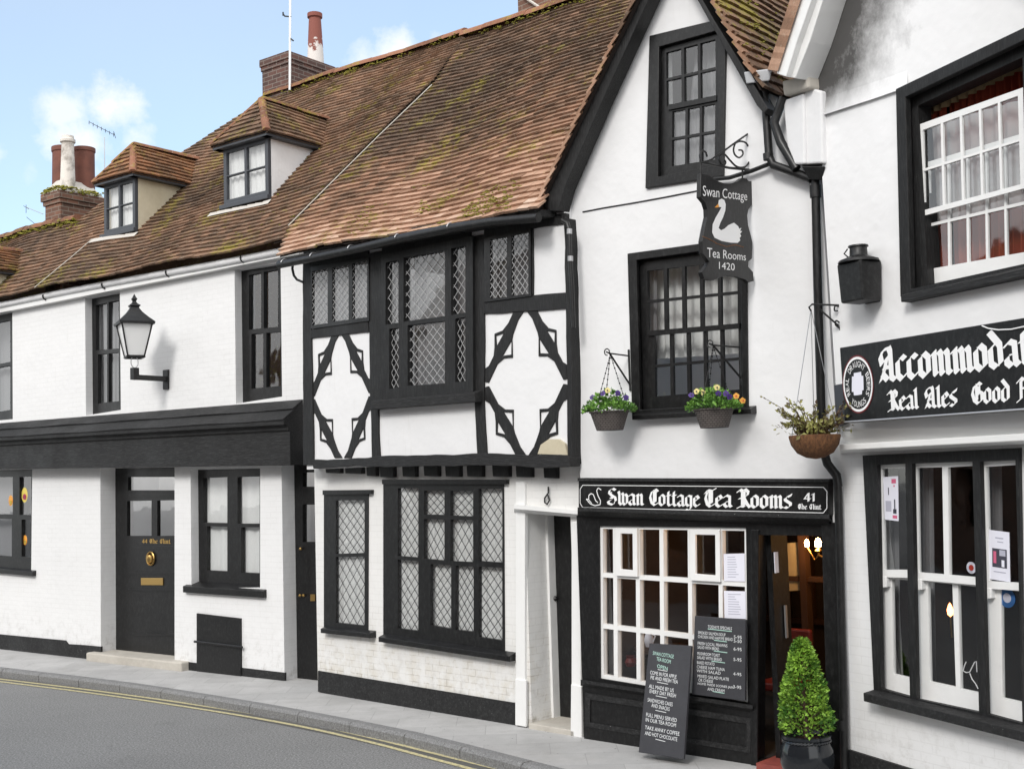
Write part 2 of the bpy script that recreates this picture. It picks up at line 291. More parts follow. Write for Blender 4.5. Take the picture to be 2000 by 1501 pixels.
class MB:
    def __init__(s): s.v = []; s.f = []; s.tint = []
    def poly(s, pts, tint=None):
        n = len(s.v); s.v += [Vector(p) for p in pts]; s.f.append(list(range(n, n+len(pts)))); s.tint.append(tint or (.5, .5, .5))
    def faces(s, pts, fs, tint=None):
        n = len(s.v); s.v += [Vector(p) for p in pts]
        for f in fs: s.f.append([n+i for i in f]); s.tint.append(tint or (.5, .5, .5))
    def box(s, a, b):
        x0, y0, z0 = a; x1, y1, z1 = b
        s.faces([(x0, y0, z0), (x1, y0, z0), (x1, y1, z0), (x0, y1, z0), (x0, y0, z1), (x1, y0, z1), (x1, y1, z1), (x0, y1, z1)],
                [(0, 3, 2, 1), (4, 5, 6, 7), (0, 1, 5, 4), (1, 2, 6, 5), (2, 3, 7, 6), (3, 0, 4, 7)])
    def prism(s, outer, holes, o0, o1):     # (u,z) outline with holes, from offset o0 (back) to o1 (front)
        rings = [outer]+list(holes)
        tri = tessellate_polygon([[Vector((p[0], p[1], 0)) for p in r] for r in rings])
        flat = [p for r in rings for p in r]; n = len(flat)
        pts = [(p[0], -o1, p[1]) for p in flat]+[(p[0], -o0, p[1]) for p in flat]
        fs = []
        if not holes: fs += [tuple(range(n)), tuple(range(2*n-1, n-1, -1))]
        else:
            for a in tri: fs += [tuple(a), tuple(i+n for i in reversed(a))]
        k = 0
        for r in rings:
            m_ = len(r)
            for i in range(m_):
                j = (i+1) % m_; fs.append((k+i, k+j, k+j+n, k+i+n))
            k += m_
        s.faces(pts, fs)
    def tube(s, pts, r, seg=8, cap=True):
        pts = [Vector(p) for p in pts]; n0 = len(s.v); rs = r if isinstance(r, (list, tuple)) else [r]*len(pts)
        up = None
        for i, p in enumerate(pts):
            d = (pts[min(i+1, len(pts)-1)]-pts[max(i-1, 0)]).normalized()
            a = (up - d*up.dot(d)) if up is not None else d.orthogonal()
            if a.length < 1e-4: a = d.orthogonal()
            a.normalize(); up = a; b = d.cross(a)
            for k in range(seg):
                q = 2*math.pi*k/seg; s.v.append(p+(a*math.cos(q)+b*math.sin(q))*rs[i])
        for i in range(len(pts)-1):
            for k in range(seg):
                s.f.append([n0+i*seg+k, n0+i*seg+(k+1) % seg, n0+(i+1)*seg+(k+1) % seg, n0+(i+1)*seg+k]); s.tint.append((.5, .5, .5))
        if cap:
            for i in (0, len(pts)-1): s.f.append([n0+i*seg+k for k in range(seg)]); s.tint.append((.5, .5, .5))
    def lathe(s, c, prof, seg=20, a0=0, sx=1, sy=1):
        c = Vector(c); n0 = len(s.v)
        for r, z in prof:
            for k in range(seg):
                q = a0+2*math.pi*k/seg; s.v.append(c+Vector((r*math.cos(q)*sx, r*math.sin(q)*sy, z)))
        for i in range(len(prof)-1):
            for k in range(seg):
                s.f.append([n0+i*seg+k, n0+i*seg+(k+1) % seg, n0+(i+1)*seg+(k+1) % seg, n0+(i+1)*seg+k]); s.tint.append((.5, .5, .5))
        for i in (0, len(prof)-1):
            if prof[i][0] > 1e-4: s.f.append([n0+i*seg+k for k in range(seg)]); s.tint.append((.5, .5, .5))
    def bar(s, a, b, w_, d_, y):            # bar between two (u,z) points, front at local y
        a = Vector((a[0], 0, a[1])); b = Vector((b[0], 0, b[1])); d = (b-a).normalized(); q = Vector((-d.z, 0, d.x))*w_/2
        P_ = [a+q, a-q, b-q, b+q]
        s.faces([(p.x, y, p.z) for p in P_]+[(p.x, y+d_, p.z) for p in P_], [(0, 1, 2, 3), (7, 6, 5, 4), (0, 4, 5, 1), (1, 5, 6, 2), (2, 6, 7, 3), (3, 7, 4, 0)])
    def build(s, name, mat, parent=None, F=None, smooth=False, bevel=0, recalc=True):
        me = bpy.data.meshes.new(name)
        if parent is not None: org = ORG[parent.name]
        else:
            xs = [v.x for v in s.v]; ys = [v.y for v in s.v]; zs = [v.z for v in s.v]
            org = Vector(((min(xs)+max(xs))/2, (min(ys)+max(ys))/2, min(zs)))
        me.from_pydata([v-org for v in s.v], [], s.f); me.update()
        ca = me.color_attributes.new('tint', 'FLOAT_COLOR', 'CORNER')
        vals = []
        for p in me.polygons:
            for _ in p.loop_indices: vals += [*s.tint[p.index], 1]
        ca.data.foreach_set('color', vals)
        if recalc:
            b = bmesh.new(); b.from_mesh(me); bmesh.ops.recalc_face_normals(b, faces=b.faces); b.to_mesh(me); b.free()
        me.materials.append(MAT[mat] if isinstance(mat, str) else mat)
        o = bpy.data.objects.new(name, me); C.objects.link(o)
        if smooth:
            for p in me.polygons: p.use_smooth = True
            md = o.modifiers.new('es', 'EDGE_SPLIT'); md.split_angle = math.radians(40)
        if bevel:
            md = o.modifiers.new('bevel', 'BEVEL'); md.width = bevel; md.segments = 2; md.limit_method = 'ANGLE'; md.angle_limit = math.radians(50)
        if parent is not None: o.parent = parent
        elif F is not None: o.location = F.pt(org.x, org.z, -org.y); o.rotation_euler = (0, 0, F.rz)
        else: o.location = org
        ORG[o.name] = org.copy(); return o
def lerp(a, b, t): return (a[0]+(b[0]-a[0])*t, a[1]+(b[1]-a[1])*t)
def bil(q, s, t): return lerp(lerp(q[0], q[1], s), lerp(q[3], q[2], s), t)   # q = TL,TR,BR,BL
def rect(x0, y0, x1, y1, dy=0): return [(x0, y0), (x1, y0+dy), (x1, y1+dy), (x0, y1)]
def cells(q, cols, rows, gx, gy):           # glazing openings in a quad
    r = []
    cs = cols if isinstance(cols, list) else [i/cols for i in range(cols+1)]
    rs = rows if isinstance(rows, list) else [i/rows for i in range(rows+1)]
    for j in range(len(rs)-1):
        for i in range(len(cs)-1):
            a, b = cs[i]+(gx/2 if i else 0), cs[i+1]-(gx/2 if i < len(cs)-2 else 0)
            c_, d = rs[j]+(gy/2 if j else 0), rs[j+1]-(gy/2 if j < len(rs)-2 else 0)
            r.append([bil(q, a, c_), bil(q, b, c_), bil(q, b, d), bil(q, a, d)])
    return r
def uzs(F, px, off): return [F.uz(*p, off) for p in px]
def plate(F, outer, holes, o1, th, mb=None):
    mb = mb or MB(); mb.prism(uzs(F, outer, o1), [uzs(F, h, o1) for h in holes], o1-th, o1); return mb
def panes(F, quads, off, parent, mat='glass'):
    mb = MB()
    for q in quads:
        pts = uzs(F, q, off); cu = sum(p[0] for p in pts)/4; cz = sum(p[1] for p in pts)/4
        mb.poly([(cu+(p[0]-cu)*1.06, -off, cz+(p[1]-cz)*1.06) for p in pts])
    return mb.build('pane', mat, parent)
def grow(q, k):
    cx = sum(p[0] for p in q)/len(q); cy = sum(p[1] for p in q)/len(q)
    return [(cx+(p[0]-cx)*k, cy+(p[1]-cy)*k) for p in q]
def bbox(quads):
    L_ = min(q[0][0] for q in quads); return [(min(p[0] for q in quads for p in q), min(p[1] for q in quads for p in q)), (max(p[0] for q in quads for p in q), min(p[1] for q in quads for p in q)), (max(p[0] for q in quads for p in q), max(p[1] for q in quads for p in q)), (min(p[0] for q in quads for p in q), max(p[1] for q in quads for p in q))]
def curtain(F, q, off, parent, mat='net', waves=7, amp=.02, name='curtain'):
    mb = MB(); n, mrow = waves*8, 4; pts = []; Q = uzs(F, q, off); ph = rnd.random()*6
    for j in range(mrow+1):
        for i in range(n+1):
            u, z = bil(Q, i/n, j/mrow)
            pts.append((u, -off+amp*math.sin(ph+i/n*waves*6.283+.5*math.sin(i*.37))*(.6+.4*j/mrow), z))
    mb.faces(pts, [(j*(n+1)+i, j*(n+1)+i+1, (j+1)*(n+1)+i+1, (j+1)*(n+1)+i) for j in range(mrow) for i in range(n)])
    return mb.build(name, mat, parent, smooth=True)
def lattice(F, quads, off, parent, nx, ny, wd=.009, mat='lead'):
    for q in quads:
        mb = MB(); Q = uzs(F, q, off)
        for sgn in (1, -1):
            for k in range(-ny, nx+ny+1):
                # line: s*nx - sgn*t*ny = k  -> clip to unit square
                pts = []
                for t in (0, 1):
                    s_ = (k+sgn*t*ny)/nx if sgn == 1 else (k-t*ny)/nx
                    pts.append((s_, t))
                (s0, t0), (s1, t1) = pts
                a, b = 0, 1; ds = s1-s0
                if abs(ds) > 1e-6:
                    ta, tb = sorted(((0-s0)/ds, (1-s0)/ds)); a, b = max(a, ta), min(b, tb)
                elif not 0 <= s0 <= 1: continue
                if b-a < .02: continue
                jt = lambda p: (p[0]+rnd.uniform(-.003, .003), p[1]+rnd.uniform(-.003, .003)); mb.bar(jt(bil(Q, s0+ds*a, a)), jt(bil(Q, s0+ds*b, b)), wd, .004, -off-(.001 if sgn == 1 else .0055))
        mb.build('leading', mat, parent)
def ledge(F, a, b, th, o0, o1, root, mat='black_paint', name='sill', slope=.3):
    # projecting sill whose front top edge runs between two pixels
    A_, B_ = F.uz(*a, o1), F.uz(*b, o1); mb = MB(); pr = [(-o0, slope*(o1-o0)), (-o1, 0), (-o1, -th), (-o0, -th)]
    pts = [(A_[0], y, A_[1]+z) for y, z in pr]+[(B_[0], y, B_[1]+z) for y, z in pr]
    mb.faces(pts, [(0, 1, 2, 3), (7, 6, 5, 4)]+[(i, i+4, (i+1) % 4+4, (i+1) % 4) for i in range(4)])
    return mb.build(name, mat, root, bevel=.004)
def textmesh(mb, s, mp):                  # mp(s,t) -> local point, t downwards
    cu = bpy.data.curves.new('txt', 'FONT'); cu.body = s; cu.resolution_u = 3; ob = bpy.data.objects.new('txt', cu); C.objects.link(ob)
    dg = bpy.context.evaluated_depsgraph_get(); me = ob.evaluated_get(dg).to_mesh()
    vs = [v.co.copy() for v in me.vertices]; fs = [tuple(p.vertices) for p in me.polygons]
    ob.evaluated_get(dg).to_mesh_clear(); bpy.data.objects.remove(ob); bpy.data.curves.remove(cu)
    if not vs: return
    x0, x1 = min(v.x for v in vs), max(v.x for v in vs); y0, y1 = min(v.y for v in vs), max(v.y for v in vs)
    pts = [mp((v.x-x0)/(x1-x0+1e-9), 1-(v.y-y0)/(y1-y0+1e-9)) for v in vs]
    mb.faces(pts, fs)
def onplane(F, q, off):
    Q = uzs(F, q, off)
    def f(s_, t_):
        u, z = bil(Q, s_, t_); return (u, -off, z)
    return f
# broad-nib blackletter alphabet: pen strokes on a grid with x-height 5
BL = {
'a': (2.5, [[(.2, 3.9), (.8, 4.5), (1.6, 4.1), (1.6, .9), (2.1, .4)], [(1.6, 2.7), (.2, 1.8), (.2, 1), (.8, .4), (1.6, 1)]]),
'c': (2.2, [[(1.7, 4), (1, 4.6), (.2, 3.8), (.2, 1.1), (.9, .4), (1.7, 1.1)]]),
'd': (2.6, [[(.2, 6.6), (1.8, 4.2), (1.8, 1), (1, .4), (.2, 1.1), (.2, 3.6), (1.1, 4.5)]]),
'e': (2.2, [[(.3, 2.2), (1.6, 3.5), (1, 4.5), (.2, 3.7), (.2, 1.1), (.9, .4), (1.7, 1.1)]]),
'f': (1.9, [[(1.6, 6.2), (.9, 6.6), (.5, 5.8), (.5, 0)], [(0, 4.3), (1.4, 4.3)]]),
'g': (2.6, [[(1.8, 4.4), (1.8, -.1), (1, -1.3), (.1, -.8)], [(1.8, 4), (.9, 4.5), (.2, 3.8), (.2, 1.2), (.9, .5), (1.8, 1.2)]]),
'h': (2.6, [[(.3, 6.5), (.3, .8), (.7, .4)], [(.3, 3.6), (1.2, 4.5), (1.8, 3.8), (1.8, .8), (1.3, -.2)]]),
'i': (1.4, [[(0, 4.2), (.4, 4.5), (.4, .8), (.9, .4)], [(.2, 5.9), (.6, 5.8)]]),
'l': (1.4, [[(.1, 6.2), (.4, 6.5), (.4, .8), (.9, .4)]]),
'm': (3.8, [[(0, 4.1), (.4, 4.5), (.4, .7), (.7, .4)], [(.4, 3.8), (1.3, 4.5), (1.6, 4), (1.6, .7), (1.9, .4)], [(1.6, 3.8), (2.5, 4.5), (2.8, 4), (2.8, .8), (3.3, .4)]]),
'n': (2.6, [[(0, 4.1), (.4, 4.5), (.4, .7), (.7, .4)], [(.4, 3.8), (1.3, 4.5), (1.6, 4), (1.6, .8), (2.1, .4)]]),
'o': (2.5, [[(.9, 4.6), (.2, 3.8), (.2, 1.1), (.9, .4), (1.7, 1.1), (1.7, 3.8), (.9, 4.6)]]),
'r': (1.9, [[(0, 4.1), (.4, 4.5), (.4, .7), (.8, .4)], [(.5, 3.9), (1.1, 4.5), (1.6, 3.9)]]),
's': (2.2, [[(1.7, 5.2), (1.5, 4.3), (.9, 4.6), (.2, 3.8), (.3, 3.1), (1.6, 2), (1.6, 1.1), (.9, .4), (.1, .8)]]),
't': (1.8, [[(.6, 5.8), (.5, 4.4), (.5, 1), (1, .4), (1.5, .8)], [(0, 4.3), (1.3, 4.4)]]),
'w': (3.5, [[(.1, 5.6), (.4, 4.6), (.4, 1.2), (1, .4), (1.6, 1)], [(1.3, 5), (1.6, 4.4), (1.6, 1), (2.2, .4), (2.9, 1.1), (2.9, 3.8), (2.3, 4.6)]]),
'S': (3.6, [[(2.7, 6), (1.8, 6.7), (.8, 6), (.6, 5), (1.4, 4), (2.6, 3.2), (2.9, 1.8), (1.8, .3), (.5, .8), (.2, 1.7), (1.2, 2)], [(1.9, 5.6), (.9, 4.6)], [(2.1, 2.9), (1, 3.1)]]),
'C': (3.3, [[(2.9, 5.7), (2, 6.6), (.9, 5.7), (.3, 3.5), (.8, 1.3), (1.8, .4), (2.9, 1.2)], [(1.6, 6), (1.6, 1.2)], [(2.1, 6), (2.1, 1.6)]]),
'G': (3.6, [[(2.9, 5.8), (2, 6.6), (.9, 5.7), (.3, 3.5), (.8, 1.3), (1.8, .4), (3, 1.3), (3, 3.4), (2.1, 4)], [(1.5, 6), (1.5, 1.2)], [(2.2, 5.6), (2.2, 3)]]),
'T': (3.3, [[(.2, 5), (1, 6.3), (2.1, 6), (3.1, 6.7)], [(.9, 5.6), (.4, 3.4), (.9, 1.2), (1.7, .4), (2.9, 1.3)], [(1.6, 6), (1.6, 1.2)], [(2.1, 6), (2.1, 1.6)]]),
'R': (3.6, [[(0, 5.7), (.7, 6.5), (1.2, 6), (1.2, .8)], [(.9, 6), (2, 6.6), (2.8, 5.7), (2.6, 4.5), (1.3, 3.6), (.3, 3.4)], [(1.7, 6), (1.7, 1)], [(1.6, 3.6), (2.5, 1.5), (3.3, .4)], [(0, .3), (.9, .8), (1.8, .6)]]),
'A': (3.5, [[(2, 6.6), (2.3, 5.8), (2.4, .9), (3.1, .4)], [(1.9, 6.4), (.9, 6.2), (.3, 5), (.6, 3.6), (1.5, 4.6)], [(1.6, 4.5), (1, 2.4), (.2, .4)], [(.9, 2.9), (2.4, 2.9)], [(.6, 1.7), (1.5, .6), (2.2, 1.2)]]),
'M': (4.3, [[(1, 6.2), (.3, 3.5), (.9, .9), (1.7, .4)], [(1.3, 6), (1.8, 6.5), (1.8, .6)], [(2, 5.6), (3, 6.5), (3.4, 5.9), (3.4, .8), (3.9, .4)]]),
'F': (3.0, [[(.1, .2), (1.1, .9), (1.2, 6)], [(.3, 5.5), (1.2, 6.5), (2, 6), (2.9, 6.6)], [(1.2, 3.6), (2.4, 3.8)]]),
'4': (2.7, [[(1.7, .4), (1.7, 5.8), (.2, 2), (2.5, 2)]]), '1': (1.6, [[(.3, 4.8), (.9, 5.5), (.9, .4)]]), ' ': (1.7, [])}
def blackletter(mb, F, s, q, off, nib=1.0, na=40):
    # q: px of cap-top-left, cap-top-right, baseline-right, baseline-left
    W = sum(BL[c][0] for c in s); x = 0; Q = uzs(F, q, off); k = 0
    nv = Vector((math.cos(math.radians(na)), math.sin(math.radians(na))))*nib/2
    for ch in s:
        adv, st = BL[ch]
        for line in st:
            for (p0, p1) in zip(line[:-1], line[1:]):
                a = Vector((x+.2+p0[0], p0[1])); b = Vector((x+.2+p1[0], p1[1]))
                d = b-a; thin = abs(d.normalized().cross(nv.normalized())) if d.length else 1
                e = nv if thin > .25 else nv
                pts = [a-e, a+e, b+e, b-e]
                if thin < .25:                        # keep a hairline where the pen runs along its own edge
                    pq = Vector((-d.y, d.x)).normalized()*.14; pts = [a-e-pq, a-e+pq, b+e+pq, b+e-pq]
                k += 1; yy = -off-.00015*(k % 9)
                uv = [bil(Q, p.x/W, 1-(p.y-.3)/6.4) for p in pts]
                mb.poly([(a_, yy, b_) for a_, b_ in uv])
        x += adv
# roof plane helper -------------------------------------------------------------
class Roof:
    def __init__(s, F, p0, p1, off, al):
        s.F = F; a, b = F.uz(*p0, off), F.uz(*p1, off); s.k = (b[1]-a[1])/(b[0]-a[0]); s.z0 = a[1]-s.k*a[0]; s.off = off
        al = math.radians(al); s.S = Vector((0, math.cos(al), math.sin(al))); s.T = Vector((1, 0, s.k)); s.N = s.T.cross(s.S).normalized(); s.P = Vector((0, -off, s.z0)); s.sag = None
        if s.N.z < 0: s.N = -s.N
    def at(s, a, b, h=0):
        sg = s.sag(a, b) if s.sag else 0
        return s.P+s.T*a+s.S*b+s.N*(h+sg)
    def ab(s, x, y):
        d = ray(x, y); F = s.F; dl = Vector((d.dot(F.t), -d.dot(F.n), d.z)); ol = F.tolocal(O)
        k = (s.P-ol).dot(s.N)/dl.dot(s.N); q = ol+dl*k-s.P
        b = q.y/s.S.y; a = q.x; return (a, b)
def rows(poly, b):                          # intervals of a polygon on the line b=const
    xs = []
    for (p, q) in zip(poly, poly[1:]+poly[:1]):
        if (p[1] <= b) != (q[1] <= b): xs.append(p[0]+(q[0]-p[0])*(b-p[1])/(q[1]-p[1]))
    xs.sort(); return list(zip(xs[::2], xs[1::2]))
def tile(mb, at, a0, a1, b, g, th=.024, jit=.005):
    lift = .02+rnd.uniform(-1, 1)*jit; l2 = lift+rnd.uniform(-1, 1)*jit; sl = rnd.uniform(-.5, .5)*jit*1.5
    b0, b1 = b+rnd.uniform(-.006, .006), b+g*1.45; c = rnd.random(); c2 = rnd.random()
    P_ = [at(a0, b0+sl, lift+th), at(a1, b0-sl, l2+th), at(a1, b1, th*.3), at(a0, b1, th*.3), at(a0, b0+sl, lift-.004), at(a1, b0-sl, l2-.004), at(a1, b1, -.01), at(a0, b1, -.01)]
    mb.faces(P_, [(0, 1, 2, 3), (4, 5, 1, 0), (0, 3, 7, 4), (1, 5, 6, 2)], (c, c2, 0))
def tiled(at, poly, name, mat, parent, w_=.165, g=.105, sheet=True, b0=None):
    mb = MB(); bs = [p[1] for p in poly]; b = min(bs) if b0 is None else b0; i = 0
    while b < max(bs):
        for (x0, x1) in rows(poly, b+g*.4):
            x = x0-(w_/2 if i % 2 else 0)-rnd.random()*.02
            while x < x1-.01:
                ww = w_*rnd.uniform(.93, 1.05); lo, hi = max(x, x0), min(x+ww-.0015, x1)
                if hi-lo > .015: tile(mb, at, lo, hi, b, g)
                x += ww
        b += g*rnd.uniform(.97, 1.03); i += 1
    o = mb.build(name, mat, parent, recalc=False)
    if sheet:
        sb = MB(); cnt = 14
        bl, bh = min(bs), max(bs)
        for i in range(cnt*2):
            c0, c1 = bl+(bh-bl)*i/(cnt*2), bl+(bh-bl)*(i+1)/(cnt*2)
            r0, r1 = rows(poly, c0+1e-4), rows(poly, c1-1e-4)
            if len(r0) != len(r1): r1 = r0 if len(r0) > len(r1) else r1; r0 = r1
            for (p, q) in zip(r0, r1):
                for j in range(10):
                    f0, f1 = j/10, (j+1)/10
                    sb.poly([at(p[0]+(p[1]-p[0])*f0, c0, -.012), at(p[0]+(p[1]-p[0])*f1, c0, -.012), at(q[0]+(q[1]-q[0])*f1, c1, -.012), at(q[0]+(q[1]-q[0])*f0, c1, -.012)])
        sb.build('underlay', 'underlay', o)
    return o
def ridge_caps(pts, r, parent, mat='ridge', seglen=.32):
    mb = MB()
    for (p, q) in zip(pts[:-1], pts[1:]):
        p, q = Vector(p), Vector(q); n = max(1, int((q-p).length/seglen)); d = (q-p)/n; dn = d.normalized(); sd_ = dn.cross(Vector((0, 0, 1))).normalized(); upv = sd_.cross(dn)
        for i in range(n):
            a = p+d*i; b = a+d*1.04; rr = r*rnd.uniform(.95, 1.06); dz = upv*rnd.uniform(-.01, .012); c = rnd.random(); ps = []
            for e in (a, b):
                for k in range(7):
                    th = math.pi*k/6; ps.append(e+dz+sd_*math.cos(th)*rr+upv*(math.sin(th)*rr*.8-.02))
            mb.faces(ps, [(k, k+1, k+8, k+7) for k in range(6)]+[tuple(range(7)), tuple(range(7, 14))], (c, c, 0))
    return mb.build('ridge_tiles', mat, parent)
# ================================================================== the four facades
A = Fr(ground(556, 1328), math.radians(53)); B = Fr(ground(1006, 1414), math.radians(46))
CC = Fr(ground(1136, 1440), math.radians(48)); D = Fr(ground(1655, 1520), math.radians(29))
def zpx(F, x, y, off=0): return F.uz(x, y, off)[1]
def loft(mb, a, b):                          # closed profile swept between two ends
    n = len(a); mb.faces(list(a)+list(b), [tuple(range(n)), tuple(range(2*n-1, n-1, -1))]+[(i, i+n, (i+1) % n+n, (i+1) % n) for i in range(n)])
def W3(F, px, off): return [F.loc(*p, off) for p in px]
def shell(F, root, u0, u1, depth, z1, mat='white_render'):
    mb = MB(); mb.box((u0, .31, -.05), (u0+.2, depth, z1)); mb.build('side_wall', mat, root)
    mb = MB(); mb.box((u1-.2, .31, -.05), (u1, depth, z1)); mb.build('side_wall', mat, root)
    mb = MB(); mb.box((u0, depth, -.05), (u1, depth+.2, z1)); mb.build('rear_wall', mat, root)
def win(F, root, outer, lights, o, th=.06, wall_off=0, mat='black_paint', glass=-.03, cur=None, lead=None, ring=None, label=None, curmat='net', curq=None, flush=False):
    """frame = plate cut with the light openings; outer is read on the wall face, lights on the frame face"""
    mb = MB(); mb.prism(uzs(F, outer, o if flush else wall_off), [uzs(F, l, o) for l in lights], o-th, o)
    f = mb.build('window', mat, root, bevel=0)
    if label: f['label'] = label
    panes(F, lights, o-th+.02, f)
    if lead: lattice(F, lights, o-th+.03, f, *lead)
    if cur is not None:
        qs = [bbox(lights)] if curq is None else curq
        for q in qs: curtain(F, grow(q, 1.12) if curq is None else q, o-th-cur, f, curmat, waves=5, amp=.014)
    return f
# ------------------------------------------------------------------ ground
road = MB(); road.poly([(-160, -60, -.115), (160, -60, -.115), (160, 240, -.115), (-160, 240, -.115)]); tag(road.build('road', 'asphalt'), None, None, None, 'structure')
kp = [(0, 1306), (220, 1332), (440, 1366), (620, 1398), (800, 1434), (1000, 1485)]
K = [ground(*p) for p in kp]
d0 = (K[0]-K[2]).normalized(); d1 = (K[-1]-K[-2]).normalized()
K = [K[0]+d0*30, K[0]+d0*16, K[0]+d0*8, K[0]+d0*4, K[0]+d0*2]+K+[K[-1]+d1*1.2, K[-1]+(d1+Vector((.02, 0, 0))).normalized()*3, K[-1]+(d1+Vector((.05, 0, 0))).normalized()*12]
def catmull(P_, n):
    r = []
    for i in range(len(P_)-1):
        p0, p1, p2, p3 = P_[max(i-1, 0)], P_[i], P_[i+1], P_[min(i+2, len(P_)-1)]
        for k in range(n):
            t = k/n; r.append(.5*((2*p1)+(p2-p0)*t+(2*p0-5*p1+4*p2-p3)*t*t+(3*p1-p0-3*p2+p3)*t**3))
    return r+[P_[-1]]
K = catmull(K, 5)
def arc(P_, step):
    r = [P_[0]]; acc = 0
    for a, b in zip(P_[:-1], P_[1:]):
        L_ = (b-a).length; s_ = step-acc
        while s_ < L_: r.append(a+(b-a)*(s_/L_)); s_ += step
        acc = L_-(s_-step)
    return r
Ks = arc(K, .91)
def side(P_, dist): 
    r = []
    for i, p in enumerate(P_):
        t_ = (P_[min(i+1, len(P_)-1)]-P_[max(i-1, 0)]).normalized(); r.append(p+Vector((-t_.y, t_.x, 0))*dist)
    return r
inn = side(Ks, .14)
if (inn[5]-Ks[5]).dot(A.n) > 0: SG = -1
else: SG = 1
inn = side(Ks, .14*SG); mid = side(Ks, .03*SG)
kb = MB()
for i in range(len(Ks)-1):
    g0 = (Ks[i+1]-Ks[i])*.006; dz = rnd.uniform(-.006, .006); dz0 = Vector((0, 0, dz)); dn = Vector((0, 0, -.2)); dd = Vector((0, 0, -.03))
    prof = lambda p, q, r: [p+dn, p+dd, q+dz0, r+dz0*.5, r+dn]
    loft(kb, prof(Ks[i]+g0, mid[i]+g0, inn[i]+g0), prof(Ks[i+1]-g0, mid[i+1]-g0, inn[i+1]-g0))
tag(kb.build('kerb', 'kerb', bevel=.008), None, None, None, 'structure')
back = [A.pt(-30, 0, -3), A.pt(0, 0, -3), B.pt(0, 0, -3), D.pt(0, 0, -3), D.pt(9, 0, -3)]
pv = MB(); topv = [p+Vector((0, 0, -.004)) for p in inn]
far = side(Ks, 7*SG)
for i in range(len(Ks)-1): pv.poly([inn[i]+Vector((0, 0, -.003)), inn[i+1]+Vector((0, 0, -.003)), far[i+1]+Vector((0, 0, -.003)), far[i]+Vector((0, 0, -.003))])
PVO = pv.build('pavement', 'slabs'); tag(PVO, None, None, None, 'structure')
gt0, gt1 = side(Ks, 0), side(Ks, -.17*SG); gd = MB()
for i in range(len(Ks)-1): gd.poly([Vector((p.x, p.y, -.1125)) for p in (gt0[i], gt0[i+1], gt1[i+1], gt1[i])])
tag(gd.build('gutter_dirt', 'gutter_dirt'), None, None, None, 'structure')
for pl_ in ([(0, 1325), (165, 1345), (341, 1369), (550, 1402), (715, 1437), (935, 1491)], [(0, 1330), (165, 1350.5), (341, 1375.5), (550, 1410), (715, 1446), (935, 1504)]):
    Yp = [ground(x, y, -.109) for x, y in pl_]; Yp = [Yp[0]+(Yp[0]-Yp[1]).normalized()*k_ for k_ in (24, 12, 6, 3)]+Yp+[Yp[-1]+(Yp[-1]-Yp[-2]).normalized()*8]
    Yp = catmull(Yp, 5); l0, l1 = side(Yp, .03), side(Yp, -.03); yl = MB()
    for i in range(len(Yp)-1): yl.poly([l0[i], l0[i+1], l1[i+1], l1[i]])
    tag(yl.build('road_marking', 'yellow_line'), None, None, None, 'structure')
# ================================================================== A: white cottage on the left
ra = thing('cottage', 'white painted brick cottage with long black pentice, mossy brown tiled roof and small dormers', 'house', A, (0, 0, 0))
RA = Roof(A, (0, 580), (560, 470), .25, 45); RA.sag = lambda a, b: .05*math.sin(a*.9+1)*math.sin(min(1, max(0, b/5.5))*3.14)+.02*math.sin(a*2.3)
RB = Roof(B, (545, 499), (1050, 413), .45, 45); RB.sag = lambda a, b: .06*math.sin(a*.8)*math.sin(min(1, max(0, b/5.5))*3.14)+.02*math.sin(a*2.1+b)
zeA = RA.z0-.12
hW0 = [(-75, 630), (24, 609), (25, 818), (-75, 828)]; hW1 = [(166, 582), (234, 569), (236, 800), (168, 811)]; hW2 = [(458, 527), (548, 513), (551, 774), (461, 788)]
hM = [(372, 917), (508, 914), (508, 1147), (374, 1147)]; hBL = [(-75, 919), (63, 916), (61, 1113), (-75, 1101)]; hD1 = [(196, 914), (341, 912), (341, 1288), (197, 1280)]
zt = zpx(A, 570, 880)
mb = MB(); mb.prism([(-13, -.05), (0, -.05), (0, zt), (.5, zt), (.5, zeA), (-13, zeA)], [uzs(A, h, 0) for h in (hW0, hW1, hW2, hM, hBL, hD1)], -.3, 0)
mb.build('wall', 'white_brick', ra)
shell(A, ra, -13, .6, 7.6, zeA)
q = lambda x0, y0, x1, y1, y2, y3: [(x0, y0), (x1, y1), (x1, y2), (x0, y3)]
win(A, ra, hW1, [q(187, 596, 209, 591, 682, 684), q(212, 590, 232, 586, 680, 682), q(191, 692, 209, 690, 785, 788), q(212, 690, 232, 688, 783, 785)], -.12, cur=.1, curmat='net_grey')
win(A, ra, hW2, [q(486, 537, 510, 532, 641, 644), q(515, 531, 543, 526, 638, 641), q(491, 652, 514, 650, 756, 759), q(520, 650, 548, 647, 753, 756)], -.12, cur=.12, curmat='net_grey', curq=[[(476, 530), (500, 525), (500, 765), (480, 768)]])
win(A, ra, hW0, [q(-60, 640, -22, 633, 716, 722), q(-16, 632, 20, 624, 706, 714), q(-60, 728, -22, 722, 808, 812), q(-16, 720, 20, 713, 800, 806)], -.04, cur=.1, curmat='net_grey')
fM = win(A, ra, hM, [q(397, 933, 444, 931, 1021, 1020), q(464, 931, 507, 930, 1022, 1022), q(404, 1027, 444, 1028, 1115, 1113), q(471, 1029, 507, 1029, 1119, 1117)], -.13, cur=.02)
ledge(A, (357, 1144), (514, 1154), .085, -.12, .06, fM)
